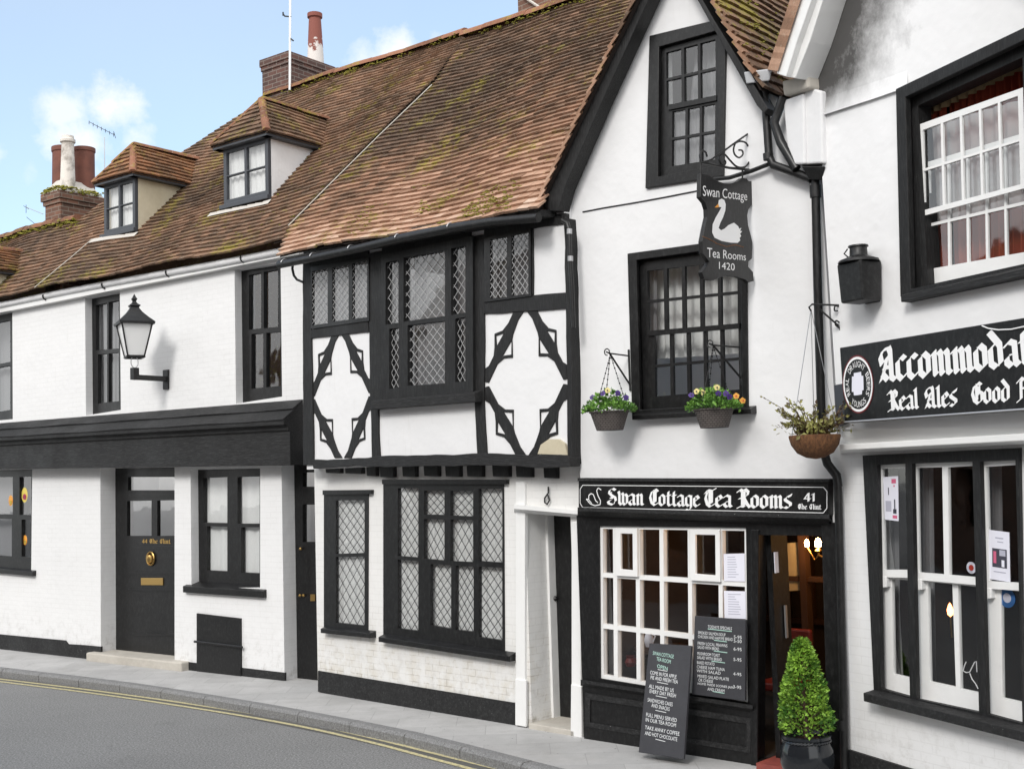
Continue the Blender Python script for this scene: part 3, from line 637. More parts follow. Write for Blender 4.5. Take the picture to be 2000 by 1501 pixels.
fBL = win(A, ra, hBL, [q(-60, 932, 25, 931, 1004, 1003), q(38, 931, 61, 930, 1006, 1005), q(-60, 1011, 23, 1013, 1086, 1080), q(42, 1014, 60, 1014, 1088, 1086)], -.02, cur=.14, curmat='net_grey')
ledge(A, (-80, 1103), (64, 1116), .07, -.02, .06, fBL)
# front door
DO = -.26
uD = uzs(A, hD1, 0); du0, du1 = uD[0][0], uD[1][0]+.02
lt = [uzs(A, [(250, 931), (352, 931), (352, 957), (250, 957)], DO), uzs(A, [(248, 978), (296, 977), (296, 1046), (248, 1046)], DO), uzs(A, [(307, 977), (352, 976), (352, 1046), (307, 1046)], DO)]
mb = MB(); mb.prism([(du0, .1), (du1+.0, .1), (du1, uD[1][1]), (du0, uD[0][1])], lt, DO-.06, DO); dr = mb.build('door', 'black_paint', ra)
mb = MB()
for l in lt: mb.poly([(p[0], -DO+.03, p[1]) for p in l])
mb.build('pane', 'glass', dr)
mb = MB()
for (x0, y0, x1, y1) in ((255, 1066, 350, 1072), (250, 1117, 350, 1121), (250, 1150, 350, 1154), (258, 1236, 350, 1241), (236, 964, 350, 970)):
    plate(A, rect(x0, y0, x1, y1), [], DO+.012, .012, mb)
mb.build('moulding', 'black_paint', dr)
mb = MB(); blackletter(mb, A, '44 The Mint', q(277, 1051, 333, 1052, 1061, 1060), DO+.004); mb.build('lettering', 'brass', dr)
c = A.loc(296, 1090, DO)
mb = MB(); ring = [c+Vector((.085*math.cos(i/16*6.283), -.02, .095*math.sin(i/16*6.283))) for i in range(17)]; mb.tube(ring, .014, 6); mb.lathe(c+Vector((0, -.02, .0)), [(.0, -.07), (.045, -.05), (.06, 0), (.045, .05), (0, .06)], 12); mb.build('door_knocker', 'brass', dr, smooth=True)
mb = plate(A, q(275, 1128, 318, 1128, 1142, 1142), [], DO+.014, .014); mb.build('letterbox', 'brass', dr, bevel=.004)
s0, s1 = A.uz(170, 1274, .12)[0], A.uz(356, 1300, .12)[0]
mb = MB(); mb.box((s0, -.14, -.02), (s1, .3, .118)); mb.build('doorstep', 'stone', ra, bevel=.02)
# side door in the gap beside the timbered house
uA, uB_ = -.02, A.uz(640, 1100, -.22)[0]
gp = [uzs(A, r_, -.22) for r_ in (rect(591, 922, 619, 950), rect(591, 985, 617, 1058))]
mb = MB(); mb.prism([(uA-.25, -.02), (uB_, -.02), (uB_, zt+.05), (uA-.25, zt+.05)], gp, -.3, -.22); d2 = mb.build('door', 'black_paint', ra); d2['label'] = 'narrow black side door in the gap between the two houses'
mb = MB()
for l in gp: mb.poly([(p[0], .25, p[1]) for p in l])
mb.build('pane', 'glass', d2)
mb = MB()
for (x, y) in ((586, 1162), (593, 1162), (587, 1071)): mb.lathe(A.loc(x, y, -.19), [(0, -.02), (.02, -.012), (.022, 0), (.018, .014), (0, .02)], 10)
mb.build('door_knob', 'brass', d2, smooth=True)
mb = plate(A, rect(606, 1160, 615, 1173), [], -.205, .014); mb.build('letterbox', 'brass', d2)
# pentice canopy
def ends(F, p0, p1, off): return F.loc(*p0, off), F.loc(*p1, off)
T0, T1 = ends(A, (-200, 842), (592, 780), .0); L0, L1 = ends(A, (-200, 866), (592, 819), .34); F0, F1 = ends(A, (-200, 917), (590, 907), .24)
def prof(T_, L_, F_): 
    return [Vector((T_.x, .0, T_.z)), Vector((T_.x, L_.y, L_.z)), Vector((T_.x, L_.y, L_.z-.045)), Vector((T_.x, F_.y-.03, L_.z-.06)), Vector((T_.x, F_.y-.03, L_.z-.11)), Vector((T_.x, F_.y, L_.z-.13)), Vector((T_.x, F_.y, F_.z)), Vector((T_.x, 0, F_.z))]
mb = MB(); p0_, p1_ = prof(T0, L0, F0), prof(T1, L1, F1); loft(mb, p0_, p1_); pent = mb.build('pentice', 'black_timber_h', ra, bevel=.006)
mb = MB()                                    # overlapping boards on its slope
for k in range(2):
    f0, f1 = k/2, (k+1)/2
    a0, a1 = p0_[0].lerp(p0_[1], f0), p0_[0].lerp(p0_[1], f1); b0, b1 = p1_[0].lerp(p1_[1], f0), p1_[0].lerp(p1_[1], f1); N_ = Vector((0, -.6, .8))
    n = 30
    for i in range(n):
        e0, e1 = i/n, (i+1)/n; w0, w1 = .006*math.sin(i*1.3)+.012, .006*math.sin((i+1)*1.3)+.012
        loft(mb, [a0.lerp(b0, e0)+N_*.004, a1.lerp(b1, e0)+N_*(.012+w0), a1.lerp(b1, e0)+N_*.001], [a0.lerp(b0, e1)+N_*.004, a1.lerp(b1, e1)+N_*(.012+w1), a1.lerp(b1, e1)+N_*.001])
mb.build('weatherboard', 'black_timber_h', pent)
# plinth and hatch
mb = plate(A, [(-300, 1204), (0, 1238), (128, 1250), (133, 1257), (165, 1259), (197, 1262), (197, 1296), (0, 1277), (-300, 1240)], [], .014, .03); mb.build('plinth', 'black_plinth', ra)
mb = plate(A, [(341, 1289), (383, 1294), (470, 1303), (556, 1313), (556, 1334), (341, 1309)], [], .014, .03); mb.build('plinth', 'black_plinth', ra)
mb = plate(A, [(384, 1197), (469, 1207), (470, 1322), (384, 1314)], [], .03, .04); ht = mb.build('hatch', 'black_paint', ra); ht['label'] = 'black coal hatch low in the wall'
mb = MB(); mb.tube([A.loc(380, 1252, .05), A.loc(473, 1263, .05)], .018, 6); mb.build('ledge', 'black_paint', ht)
# eaves gutter, painted white, with dark straps
gA = lambda x: 600-(x)*.1935
mb = MB(); mb.tube([A.loc(x, gA(x)-1.5*math.sin(x*.01)-4, .1) for x in range(-240, 561, 40)], .05, 12); gut = mb.build('gutter', 'white_render', ra, smooth=True)
mb = MB(); mb.box((-13, -.1, zeA-.04), (.5, .05, zeA+.04)); mb.build('soffit', 'white_wood', ra)
for x in (90, 205, 330, 476):
    c = A.loc(x, gA(x)-4, .1); mb = MB(); mb.tube([c+Vector((0, -.058*math.cos(k/8*3.6-.4), -.058*math.sin(k/8*3.6-.4))) for k in range(9)], .012, 5); mb.build('gutter_strap', 'black_iron', gut)
# roof of the cottage
pxA = [(-420, 662), (-100, 599), (0, 580), (300, 521), (560, 470), (566, 445), (845, 170), (912, 72), (700, 135), (525, 190), (378, 290), (196, 405), (157, 434), (0, 465), (-300, 525)]
pA = [RA.ab(*p) for p in pxA]; pA = [(a, max(b, 0) if i < 5 else b) for i, (a, b) in enumerate(pA)]
roofA = tiled(RA.at, pA, 'roof', 'tile_brown', ra)
rdA = [RA.at(*RA.ab(*p), .03) for p in ((915, 71), (800, 105), (700, 136), (600, 165), (525, 190))]
ridge_caps(rdA, .13, roofA)
rdL = [RA.at(*RA.ab(*p), .02) for p in ((157, 434), (80, 449), (0, 466), (-300, 525))]
ridge_caps(rdL, .13, roofA)
hp = [RA.at(*RA.ab(*p), .0) for p in ((525, 190), (378, 290), (196, 405), (157, 434))]
r0, r1 = rdA[0], rdA[-1]; l0, l1 = rdL[0], rdL[-1]
mb = MB(); mb.poly([r0, r1, r1+Vector((0, 4.4, -4.4)), r0+Vector((0, 4.4, -4.4))]); mb.poly([l0, l1, l1+Vector((0, 4, -4.4)), l0+Vector((0, 4, -4.4))])
mb.poly([hp[0], hp[3], hp[3]+Vector((0, 4, -4.6)), hp[0]+Vector((0, 4.4, -4.4))]); mb.build('rear_roof', 'tile_brown', ra)
# moss on ridge and slope
def mossy(parent, spots, name='moss'):
    mb = MB()
    for p, r in spots:
        k = rnd.randint(4, 7)
        for i in range(k):
            c = p+Vector((rnd.gauss(0, r), rnd.gauss(0, r*.6), rnd.gauss(0, r*.25))); rr = r*rnd.uniform(.25, .6)
            mb.lathe(c, [(0, -rr*.3), (rr, 0), (rr*.8, rr*.35), (0, rr*.5)], 6, rnd.random())
    o = mb.build(name, 'moss', parent, smooth=False); o['kind'] = 'stuff'; return o
sp = []
for i in range(60):
    f = rnd.random(); a_, b_ = RA.ab(*lerp((0, 468), (157, 438), f)); sp.append((RA.at(a_, b_-abs(rnd.gauss(0, .06)), .05), rnd.uniform(.03, .07)))
for i in range(70):
    f = rnd.random(); a_, b_ = RA.ab(*lerp((525, 192), (900, 76), f)); sp.append((RA.at(a_, b_-abs(rnd.gauss(0, .08)), .06), rnd.uniform(.02, .05)))
for i in range(90):
    a_, b_ = RA.ab(rnd.uniform(430, 640), rnd.uniform(250, 470)); 
    if b_ > .1: sp.append((RA.at(a_, b_, .03), rnd.uniform(.012, .03)))
mossy(roofA, sp)
# dormers -----------------------------------------------------------------------
def dormer(foot, tl, tr, br, bl, cheekmat, tiles, eavepx, apexpx, tag_):
    a_, b_ = RA.ab(*foot); of = RA.off-b_*RA.S.y+.02            # offset of the dormer front
    Q = uzs(A, [tl, tr, br, bl], of); u0, u1 = (Q[0][0]+Q[3][0])/2, (Q[1][0]+Q[2][0])/2; z0, z1 = (Q[2][1]+Q[3][1])/2, (Q[0][1]+Q[1][1])/2
    dm = MB(); y = -of
    fw = .065
    gx = [(u0+fw, u0+(u1-u0)/2-.025), (u0+(u1-u0)/2+.025, u1-fw)]; gz = [(z0+.09, z0+.09+(z1-z0-.17)*.49), (z0+.09+(z1-z0-.17)*.52, z1-.08)]
    hl = [[(a, c_), (b, c_), (b, d_), (a, d_)] for a, b in gx for c_, d_ in gz]
    dm.prism([(u0, z0), (u1, z0), (u1, z1), (u0, z1)], hl, of-.06, of); dn = dm.build('dormer', 'grey_paint', ra, bevel=.006)
    if tag_: dn['label'] = tag_
    mb = MB()
    for h in hl: mb.poly([(p[0], y+.03, p[1]) for p in h])
    mb.build('pane', 'glass', dn)
    mb = MB(); n = 40
    mb.faces([(u0+.05+(u1-u0-.1)*i/n, y+.1+.012*math.sin(i*1.1), z) for z in (z0+.04, z1) for i in range(n+1)], [(i, i+1, n+2+i, n+1+i) for i in range(n)]); mb.build('curtain', 'net', dn, smooth=True)
    mb = MB(); mb.box((u0-.04, y-.06, z0-.05), (u1+.04, y+.02, z0+.015)); mb.build('sill', 'grey_paint', dn, bevel=.008)
    # cheeks: triangles running back into the slope
    rz = lambda yy: RA.P.z+RA.S.z/RA.S.y*(yy+RA.off)
    yb = -RA.off+(z1-RA.P.z)*RA.S.y/RA.S.z
    for (ua, ub) in ((u0, u0+.05), (u1-.05, u1)):
        mb = MB(); pr_ = [(y+.062, z0-.05), (y+.062, z1), (yb+.1, z1)]
        mb.faces([(u, p[0], p[1]) for u in (ua, ub) for p in pr_], [(0, 1, 2), (5, 4, 3), (0, 3, 4, 1), (1, 4, 5, 2), (2, 5, 3, 0)]); mb.build('cheek', cheekmat, dn)
    ov = .13; ue0, ue1 = u0-ov, u1+ov; ye = y-ov; um = (u0+u1)/2
    ax = A.uz(*apexpx, of-.3); h = max(.3, ax[1]-z1); hw = (ue1-ue0)/2; yr = ye+hw*.75; zr = z1+.02+h; zE = z1+.01
    mb = MB(); mb.prism([(ue0+.03, z1-.03), (ue1-.03, z1-.03), (ue1-.03, z1+.05), (ue0+.03, z1+.05)], [], of-.02, of+ov-.02); mb.box((u1-.02, y-ov+.03, z1-.03), (ue1-.02, yb+.1, z1+.05)); mb.box((ue0+.02, y-ov+.03, z1-.03), (u0+.02, yb+.1, z1+.05)); mb.build('fascia', 'grey_paint', dn)
    # three hipped slopes
    def slope(E, T_, Up, poly):
        T_ = T_.normalized(); U_ = Up.normalized(); N_ = T_.cross(U_)
        if N_.z < 0: N_ = -N_
        return (lambda a, b, h_=0: E+T_*a+U_*b+N_*(h_+.02*math.sin(a*3)*.5)), poly
    ybk = -RA.off+(zr-RA.P.z)*RA.S.y/RA.S.z+.15; ye2 = yb+.15
    upf = Vector((0, yr-ye, zr-zE)); L1_ = upf.length
    parts = [slope(Vector((ue0, ye, zE)), Vector((1, 0, 0)), upf, [(0, 0), (ue1-ue0, 0), (um-ue0, L1_)])]
    ups = Vector((um-ue1, 0, zr-zE)); L2_ = ups.length
    parts.append(slope(Vector((ue1, ye, zE)), Vector((0, 1, 0)), ups, [(0, 0), (ye2-ye, 0), (ybk-ye, L2_), (yr-ye, L2_)]))
    ups = Vector((um-ue0, 0, zr-zE))
    parts.append(slope(Vector((ue0, ye, zE)), Vector((0, 1, 0)), ups, [(0, 0), (ye2-ye, 0), (ybk-ye, L2_), (yr-ye, L2_)]))
    mb = MB()
    for at, poly in parts:
        b = 0; i = 0; mxb = max(p[1] for p in poly)
        while b < mxb:
            for (x0, x1) in rows(poly, b+.04):
                x = x0-(.08 if i % 2 else 0)
                while x < x1-.01:
                    lo, hi = max(x, x0), min(x+.155, x1)
                    if hi-lo > .01: tile(mb, at, lo, hi, b, .1)
                    x += .16
            b += .1; i += 1
        mb.poly([at(p[0], p[1], -.01) for p in poly])
    dr_ = mb.build('dormer_roof', tiles, dn, recalc=False)
    ridge_caps([Vector((um, yr, zr+.02)), Vector((um, ybk-.05, zr+.02))], .085, dn); ridge_caps([Vector((ue1, ye, zE+.03)), Vector((um, yr, zr+.02))], .06, dn); ridge_caps([Vector((ue0, ye, zE+.03)), Vector((um, yr, zr+.02))], .06, dn)
    mb = MB(); mb.lathe((um, ybk-.02, zr+.02), [(0, -.05), (.13, -.03), (.13, .03), (.05, .08), (0, .09)], 7); mb.build('mortar_cap', 'cement', dn); mb = MB(); a_, b_ = RA.ab(*foot)
    for (x0, x1) in ((u0-.25, u1+.1),):
        n = 8
        for i in range(n):
            xa, xb = x0+(x1-x0)*i/n, x0+(x1-x0)*(i+1)/n
            p = [RA.at(xa, b_-.14, .045), RA.at(xb, b_-.14, .045), RA.at(xb, b_-.05+rnd.uniform(-.02, .02), .05), RA.at(xa, b_-.05, .05)]
            mb.poly(p)
    mb.build('flashing', 'cement', dn)
    return dn
dormer((470, 405), (440, 286), (525, 268), (522, 384), (433, 404), 'white_render', 'tile_brown', None, (525, 193), 'dormer with white cheeks and brown hipped roof')
dormer((228, 462), (203, 359), (265, 345), (262, 447), (203, 461), 'cream_render', 'tile_dormer', None, (276, 284), 'dormer with stained cream cheeks and orange hipped roof')
dormer((-78, 612-10), (-100, 540), (-36, 530), (-38, 604), (-100, 616), 'cream_render', 'tile_dormer', None, (-15, 480), 'dormer cut off at the left edge with orange roof')
# chimneys ----------------------------------------------------------------------
def stack(F, root, corner, off0, lpx, rpx, ytop_px, zbot, mat, name='chimney', corbel=.05):
    u1, zt_ = F.uz(*corner, off0); u0 = F.uz(lpx, corner[1], off0)[0]; pf = F.perp(u1); v1 = pf.uz(rpx, corner[1], 0)[0]
    v0 = -off0                            # in the side plane x runs into the house
    mb = MB(); mb.box((u0, v0, zbot), (u1, v1, zt_-.22)); mb.box((u0-corbel*.5, v0-corbel*.5, zt_-.22), (u1+corbel*.5, v1+corbel*.5, zt_-.14)); mb.box((u0-corbel, v0-corbel, zt_-.14), (u1+corbel, v1+corbel, zt_))
    return mb.build(name, mat, root, bevel=.012), (u0, u1, v0, v1, zt_)
a_, b_ = RA.ab(560, 178); offc = RA.off-b_*RA.S.y+.1
offc_main = offc
ch2, (u0, u1, v0, v1, zc) = stack(A, ra, (563, 100), offc, 511, 650, None, 7.5, 'brick_dark', corbel=.035); ch2['label'] = 'dark sooty brick chimney with one tall tapering pot'
def onface(F, pix, y):                     # point of a pixel at local depth y
    return F.loc(*pix, -y)
um_ = (u0+u1)/2; pfm = A.perp(um_); v_ = min(pfm.uz(616, 95, 0)[0], v1-.15); c = Vector((um_, v_, zc)); c.x = A.loc(616, 95, -v_).x; c.x = min(max(c.x, u0+.15), u1-.15); h = onface(A, (616, 26), v_).z-zc; r = .12
mb = MB(); mb.lathe((c.x, c.y, zc), [(r*1.3, 0), (r*1.25, h*.2), (r*.95, h*.85), (r*.9, h*.9), (r*1.15, h*.92), (r*1.15, h*.99), (r*.8, h), (r*.75, h*.9)], 18); mb.build('chimney_pot', 'pot_white', ch2, smooth=True)
mb = MB(); mb.lathe((c.x, c.y, zc-.02), [(.19, 0), (.16, .08), (r*1.1, .13)], 12); mb.build('flaunching', 'cement', ch2)
a_, b_ = RA.ab(157, 434); offc1 = RA.off-b_*RA.S.y-.25
ch1, (u0, u1, v0, v1, zc) = stack(A, ra, (118, 372), offc1, 88, 196, None, 5.6, 'brick_red', corbel=.06); ch1['label'] = 'broad brown brick chimney with mossy top and clustered pots'
um, vm = (u0+u1)/2, (v0+v1)/2
mb = MB(); loft(mb, [(u0-.05, v0-.05, zc), (u1+.05, v0-.05, zc), (u1+.05, v1+.05, zc), (u0-.05, v1+.05, zc)], [(u0+.14, v0+.14, zc+.26), (u1-.14, v0+.14, zc+.26), (u1-.14, v1-.14, zc+.26), (u0+.14, v1-.14, zc+.26)]); mb.build('flaunching', 'cement', ch1)
sp = []
for i in range(130):
    s_ = rnd.random(); e = rnd.choice(((lerp((u0, v0), (u1, v0), s_)), lerp((u1, v0), (u1, v1), s_))); sp.append((Vector((e[0], e[1], zc+rnd.uniform(0, .09))), rnd.uniform(.03, .06)))
mossy(ch1, sp)
def pot(px0, px1, ytop, ybot, yd, mat, prof):
    a = A.loc(px0, ybot, -yd); b = A.loc(px1, ybot, -yd); tp = A.loc((px0+px1)/2, ytop, -yd); c = (a+b)/2
    c.z = zc+.1; wv = abs((px1-px0)/FPX*((A.pt(c.x, c.z, -c.y)-O).dot(FW))); r = wv/2; h = tp.z-c.z
    mb = MB(); mb.lathe(c, [(r*k, h*z) for k, z in prof], 18); return mb.build('chimney_pot', mat, ch1, smooth=True)
pot(118, 147, 266, 345, v0+.25, 'pot_buff', [(1, 0), (.86, .6), (.8, .8), (.82, .86), (1.0, .88), (1.0, .93), (.8, .95), (.8, 1), (.55, 1), (.5, .8)])
pot(144, 185, 290, 352, vm+.25, 'pot_red', [(1, 0), (.97, .9), (1.05, .92), (1.05, 1), (.85, 1), (.8, .8)])
pot(103, 150, 289, 350, vm+.35, 'pot_red', [(1, 0), (.97, .9), (1.05, .92), (1.05, 1), (.85, 1), (.8, .8)])
# ================================================================== B: timber-framed house
rb = thing('timbered_house', 'half timbered house with jettied black oak front, leaded windows and orange tiled roof', 'house', B, (0, 0, 0))
JO = .21                                     # the upper storey stands forward by this much
hw1 = [(634, 960), (721, 959), (720, 1232), (634, 1226)]; hw2 = [(750, 939), (985, 939), (987, 1273), (750, 1238)]
hp_ = [(1026, 1003), (1114, 1005), (1117, 1432), (1026, 1416)]
up = lambda x, y: B.uz(x, y, 0)
uL, uR = up(621, 1340)[0], CC.uz(1137, 1300)[0]; uRb = B.tolocal(CC.pt(.0, 0, 0)).x
zj = zpx(B, 850, 905, JO)
hole_d = uzs(B, hp_, 0); hole_d[3] = (hole_d[0][0], 0); hole_d[2] = (hole_d[1][0], 0); hole_d[2] = (hole_d[2][0], -.04); hole_d[3] = (hole_d[3][0], -.04)
mb = MB(); mb.prism([(uL, -.05), (hole_d[3][0], -.05), (hole_d[0][0], hole_d[0][1]), (hole_d[1][0], hole_d[1][1]), (hole_d[2][0], -.05), (uRb+.02, -.05), (uRb+.02, zj+.05), (uL, zj+.05)], [uzs(B, hw1, 0), uzs(B, hw2, 0)], -.3, 0)
mb.build('wall', 'white_stained', rb)
shell(B, rb, uL, uRb+.1, 7.4, zj+2.6)
LW = (.012, 'lead')
f1 = win(B, rb, hw1, [q(656, 977, 712, 976, 1079, 1081), q(656, 1087, 712, 1086, 1221, 1215)], .012, th=.04, cur=.015, lead=(4, 5, .006, 'lead'))
mb = MB(); plate(B, [(630, 957), (724, 956), (724, 964), (630, 966)], [], .05, .06, mb); mb.build('hood', 'black_paint', f1)
ledge(B, (626, 1227), (723, 1237), .05, 0, .09, f1)
L2 = [q(777, 953, 817, 953, 1088, 1085), q(828, 958, 868, 958, 1005, 1004), q(880, 958, 924, 958, 1008, 1006), q(935, 954, 981, 954, 1098, 1095),
      q(828, 1013, 868, 1014, 1094, 1090), q(880, 1014, 924, 1015, 1097, 1095), q(777, 1092, 817, 1095, 1231, 1226), q(841, 1101, 881, 1103, 1227, 1220), q(890, 1104, 925, 1106, 1233, 1229), q(935, 1106, 981, 1108, 1250, 1243)]
mb = MB(); mb.prism(uzs(B, hw2, 0), [uzs(B, l, .012) for l in L2], -.03, .012); f2 = mb.build('window', 'black_paint', rb); panes(B, L2, -.012, f2)
for l in L2:
    wq = l[1][0]-l[0][0]; hq = l[2][1]-l[1][1]
mbL = []
lattice(B, [l for l in L2 if l[2][1]-l[1][1] > 110], -.004, f2, 3, 6, .006, 'lead'); lattice(B, [l for l in L2 if l[2][1]-l[1][1] <= 110], -.004, f2, 3, 3, .006, 'lead')
curtain(B, [(765, 945), (990, 945), (995, 1262), (765, 1236)], -.05, f2, 'net', 16, .012)
ledge(B, (739, 1243), (995, 1281), .055, 0, .1, f2)
mb = plate(B, [(746, 936), (989, 936), (989, 945), (746, 945)], [], .045, .06); mb.build('hood', 'black_paint', f2)
mb = plate(B, [(621, 1309), (1006, 1372), (1006, 1422), (621, 1350)], [], .016, .03); mb.build('plinth', 'black_plinth', rb)
# passage door with white surround
mb = MB(); mb.prism([(hole_d[0][0]-.02, -.02), (hole_d[1][0]+.06, -.02), (hole_d[1][0]+.06, hole_d[1][1]+.02), (hole_d[0][0]-.02, hole_d[0][1]+.02)], [], -.45, -.4); pd = mb.build('door', 'black_paint', rb); pd['label'] = 'plain black passage door deep behind a white surround'
mb = MB(); mb.lathe(B.loc(1084, 1168, -.38), [(0, -.03), (.025, -.015), (.03, 0), (.02, .02), (0, .03)], 10); mb.build('door_knob', 'black_iron', pd)
mb = MB(); mb.box((hole_d[0][0]-.02, .3, -.02), (hole_d[0][0]+.03, .41, hole_d[0][1])); mb.build('door_lining', 'white_wood', rb)
mb = MB(); plate(B, [(1007, 940), (1025, 940), (1025, 1418), (1007, 1414)], [], .035, .05, mb); plate(B, [(1116, 1018), (1133, 1018), (1135, 1442), (1116, 1436)], [], .03, .05, mb); plate(B, [(1006, 1325), (1027, 1328), (1027, 1419), (1006, 1415)], [], .055, .03, mb); plate(B, [(1115, 1335), (1135, 1340), (1136, 1444), (1114, 1437)], [], .05, .03, mb); mb.build('door_surround', 'white_wood', rb, bevel=.006)
mb = MB(); loft(mb, [B.loc(1004, 984, .0), B.loc(1004, 984, .1), B.loc(1004, 993, .1), B.loc(1004, 1000, 0)], [B.loc(1130, 997, .0), B.loc(1130, 997, .1), B.loc(1130, 1004, .1), B.loc(1130, 1010, 0)]); mb.build('door_hood', 'white_wood', rb)
mb = MB(); mb.tube([B.loc(*p, .03) for p in ((1071, 950), (1071, 962), (1064, 972), (1064, 981), (1069, 984), (1073, 976), (1070, 966))], .009, 6); mb.build('wall_hook', 'black_iron', rb)
mb = MB(); mb.box((hole_d[0][0]-.0, -.05, -.02), (hole_d[1][0], .42, .05)); mb.build('doorstep', 'stone', rb, bevel=.01)
# upper storey: plaster panel cut for the windows
UW1 = [(607, 521), (720, 503), (721, 626), (607, 642)]; UW2 = [(748, 500), (918, 466), (920, 768), (748, 776)]; UW3 = [(945, 464), (1036, 446), (1037, 578), (945, 590)]
zE_ = RB.z0+.25
wl, wr = B.uz(592, 700, JO)[0], B.uz(1108, 700, JO)[0]
mb = MB(); mb.prism([(wl, zj), (wr, zj), (wr, zE_), (wl, zE_)], [uzs(B, h, JO-.03) for h in (UW1, UW2, UW3)], -.02, JO-.03); mb.build('upper_wall', 'white_render', rb)
T_ = JO-.006
def timber(poly, name='post', th=.06, o=T_, holes=[], mat='black_timber'):
    pz = uzs(B, poly, o); rr = []; ph = rnd.random()*50
    for a_, b_ in zip(pz, pz[1:]+pz[:1]):
        n_ = max(1, int(math.dist(a_, b_)/.09)) if not holes else max(1, int(math.dist(a_, b_)/.2))
        for k_ in range(n_):
            p_ = lerp(a_, b_, k_/n_); j_ = .011 if not holes else .004
            rr.append((p_[0]+j_*noise.noise(Vector((p_[0]*4, p_[1]*4, ph))), p_[1]+j_*noise.noise(Vector((p_[0]*4, p_[1]*4, ph+9)))))
    mb = MB(); mb.prism(rr, [uzs(B, h_, o) for h_ in holes], o-th, o); return mb.build(name, mat, rb, bevel=.004)
timber([(591, 505), (607, 503), (608, 660), (612, 892), (612, 908), (592, 908)], 'corner_post')
timber([(718, 496), (746, 490), (747, 790), (738, 800), (741, 893), (726, 893), (723, 790)], 'post')
timber([(919, 462), (945, 458), (945, 790), (950, 888), (932, 890), (927, 790)], 'post')
timber([(1101, 425), (1108, 425), (1113, 560), (1117, 780), (1118, 905), (1109, 905), (1105, 600)], 'corner_post', th=.24)
timber([(607, 643), (719, 626), (719, 648), (607, 660)], 'rail', o=T_-.003)
timber([(945, 589), (1037, 577), (1104, 571), (1105, 602), (945, 613)], 'rail', o=T_-.003)
timber([(607, 503), (719, 482), (719, 503), (607, 522)], 'wall_plate', o=T_-.003); timber([(745, 478), (919, 445), (919, 466), (745, 500)], 'wall_plate', o=T_-.003); timber([(945, 438), (1104, 415), (1104, 436), (945, 464)], 'wall_plate', o=T_-.003)
timber([(1036, 440), (1040, 440), (1041, 575), (1036, 578)], 'stud', o=T_-.004)
BR = [(.36, 0), (.488, 0), (.415, .06), (.35, .157), (.337, .193), (.341, .32), (.237, .322), (.154, .36), (.044, .488), (0, .482), (0, .386), (.05, .367), (.11, .30), (.122, .24), (.122, .145), (.22, .127), (.293, .078)]
BH = [[(.141, .162), (.237, .147), (.148, .235)], [(.33, .20), (.325, .298), (.22, .303)]]
for Qp in ([(606, 658), (721, 647), (728, 893), (611, 895)], [(945, 612), (1105, 601), (1109, 889), (949, 889)]):
    for mx_ in (0, 1):
        for my_ in (0, 1):
            f_ = lambda p: bil(Qp, 1-p[0] if mx_ else p[0], 1-p[1] if my_ else p[1])
            timber([f_(p) for p in BR], 'brace', .03, T_-.012, [[f_(p) for p in h] for h in BH])
timber([(610, 897), (660, 897), (718, 893), (760, 889), (850, 888), (950, 885), (1060, 888), (1106, 889), (1113, 894), (1113, 912), (1060, 913), (1000, 909), (880, 909), (760, 912), (690, 909), (640, 913), (612, 915)], 'jetty_beam', .16, JO+.05, mat='black_timber_h')
for x0, x1, y1 in ((634, 664, 924), (672, 706, 925), (714, 734, 930), (740, 768, 932), (784, 811, 931), (826, 855, 930), (868, 897, 931), (910, 941, 931), (960, 993, 931), (1006, 1037, 932), (1060, 1086, 934)):
    mb = plate(B, [(x0, 902), (x1, 902), (x1, y1), (x0+2, y1-1)], [], .055, .3); mb.build('joist_end', 'black_timber', rb, bevel=.008)
mb = plate(B, [(1050, 886), (1056, 868), (1072, 857), (1090, 857), (1103, 866), (1108, 888)], [], JO+.004, .03); mb.build('exposed_daub', 'cream_render', rb)
# upper windows
U1 = win(B, rb, UW1, [q(609, 530, 640, 524, 631, 635), q(649, 523, 681, 517, 624, 628), q(688, 515, 717, 509, 619, 623)], JO+.005, flush=True, th=.04, cur=.02, lead=(3, 7, .005, 'lead_lit'), curmat='net_grey')
l2 = [q(753, 513, 778, 507, 630, 634), q(788, 503, 869, 488, 617, 628), q(881, 485, 909, 479, 610, 615), q(760, 642, 779, 640, 756, 759), q(796, 635, 869, 626, 748, 753), q(889, 622, 909, 619, 744, 746)]
mb = MB(); mb.prism(uzs(B, [(744, 498), (923, 460), (924, 774), (746, 784)], JO+.03), [uzs(B, l, JO+.03) for l in l2], JO-.05, JO+.03); U2 = mb.build('window', 'black_timber', rb); panes(B, l2, JO-.02, U2)
lattice(B, [l2[i] for i in (1, 4)], JO-.01, U2, 5, 6, .005, 'lead_lit'); lattice(B, [l2[i] for i in (0, 2, 3, 5)], JO-.01, U2, 2, 6, .005, 'lead_lit')
curtain(B, [(750, 500), (800, 490), (800, 770), (752, 775)], JO-.14, U2, 'net_grey', 5, .02); curtain(B, [(812, 488), (836, 484), (836, 765), (812, 768)], JO-.14, U2, 'net_grey', 3, .02); curtain(B, [(880, 470), (918, 464), (918, 760), (880, 764)], JO-.14, U2, 'net_grey', 4, .02)
ledge(B, (724, 784), (927, 767), .09, JO-.02, JO+.1, U2, 'black_timber_h')
U3 = win(B, rb, UW3, [q(957, 468, 990, 462, 580, 583), q(999, 460, 1032, 453, 574, 578)], JO+.005, flush=True, th=.04, lead=(3, 7, .005, 'lead_lit'), cur=.2, curmat='net_grey')
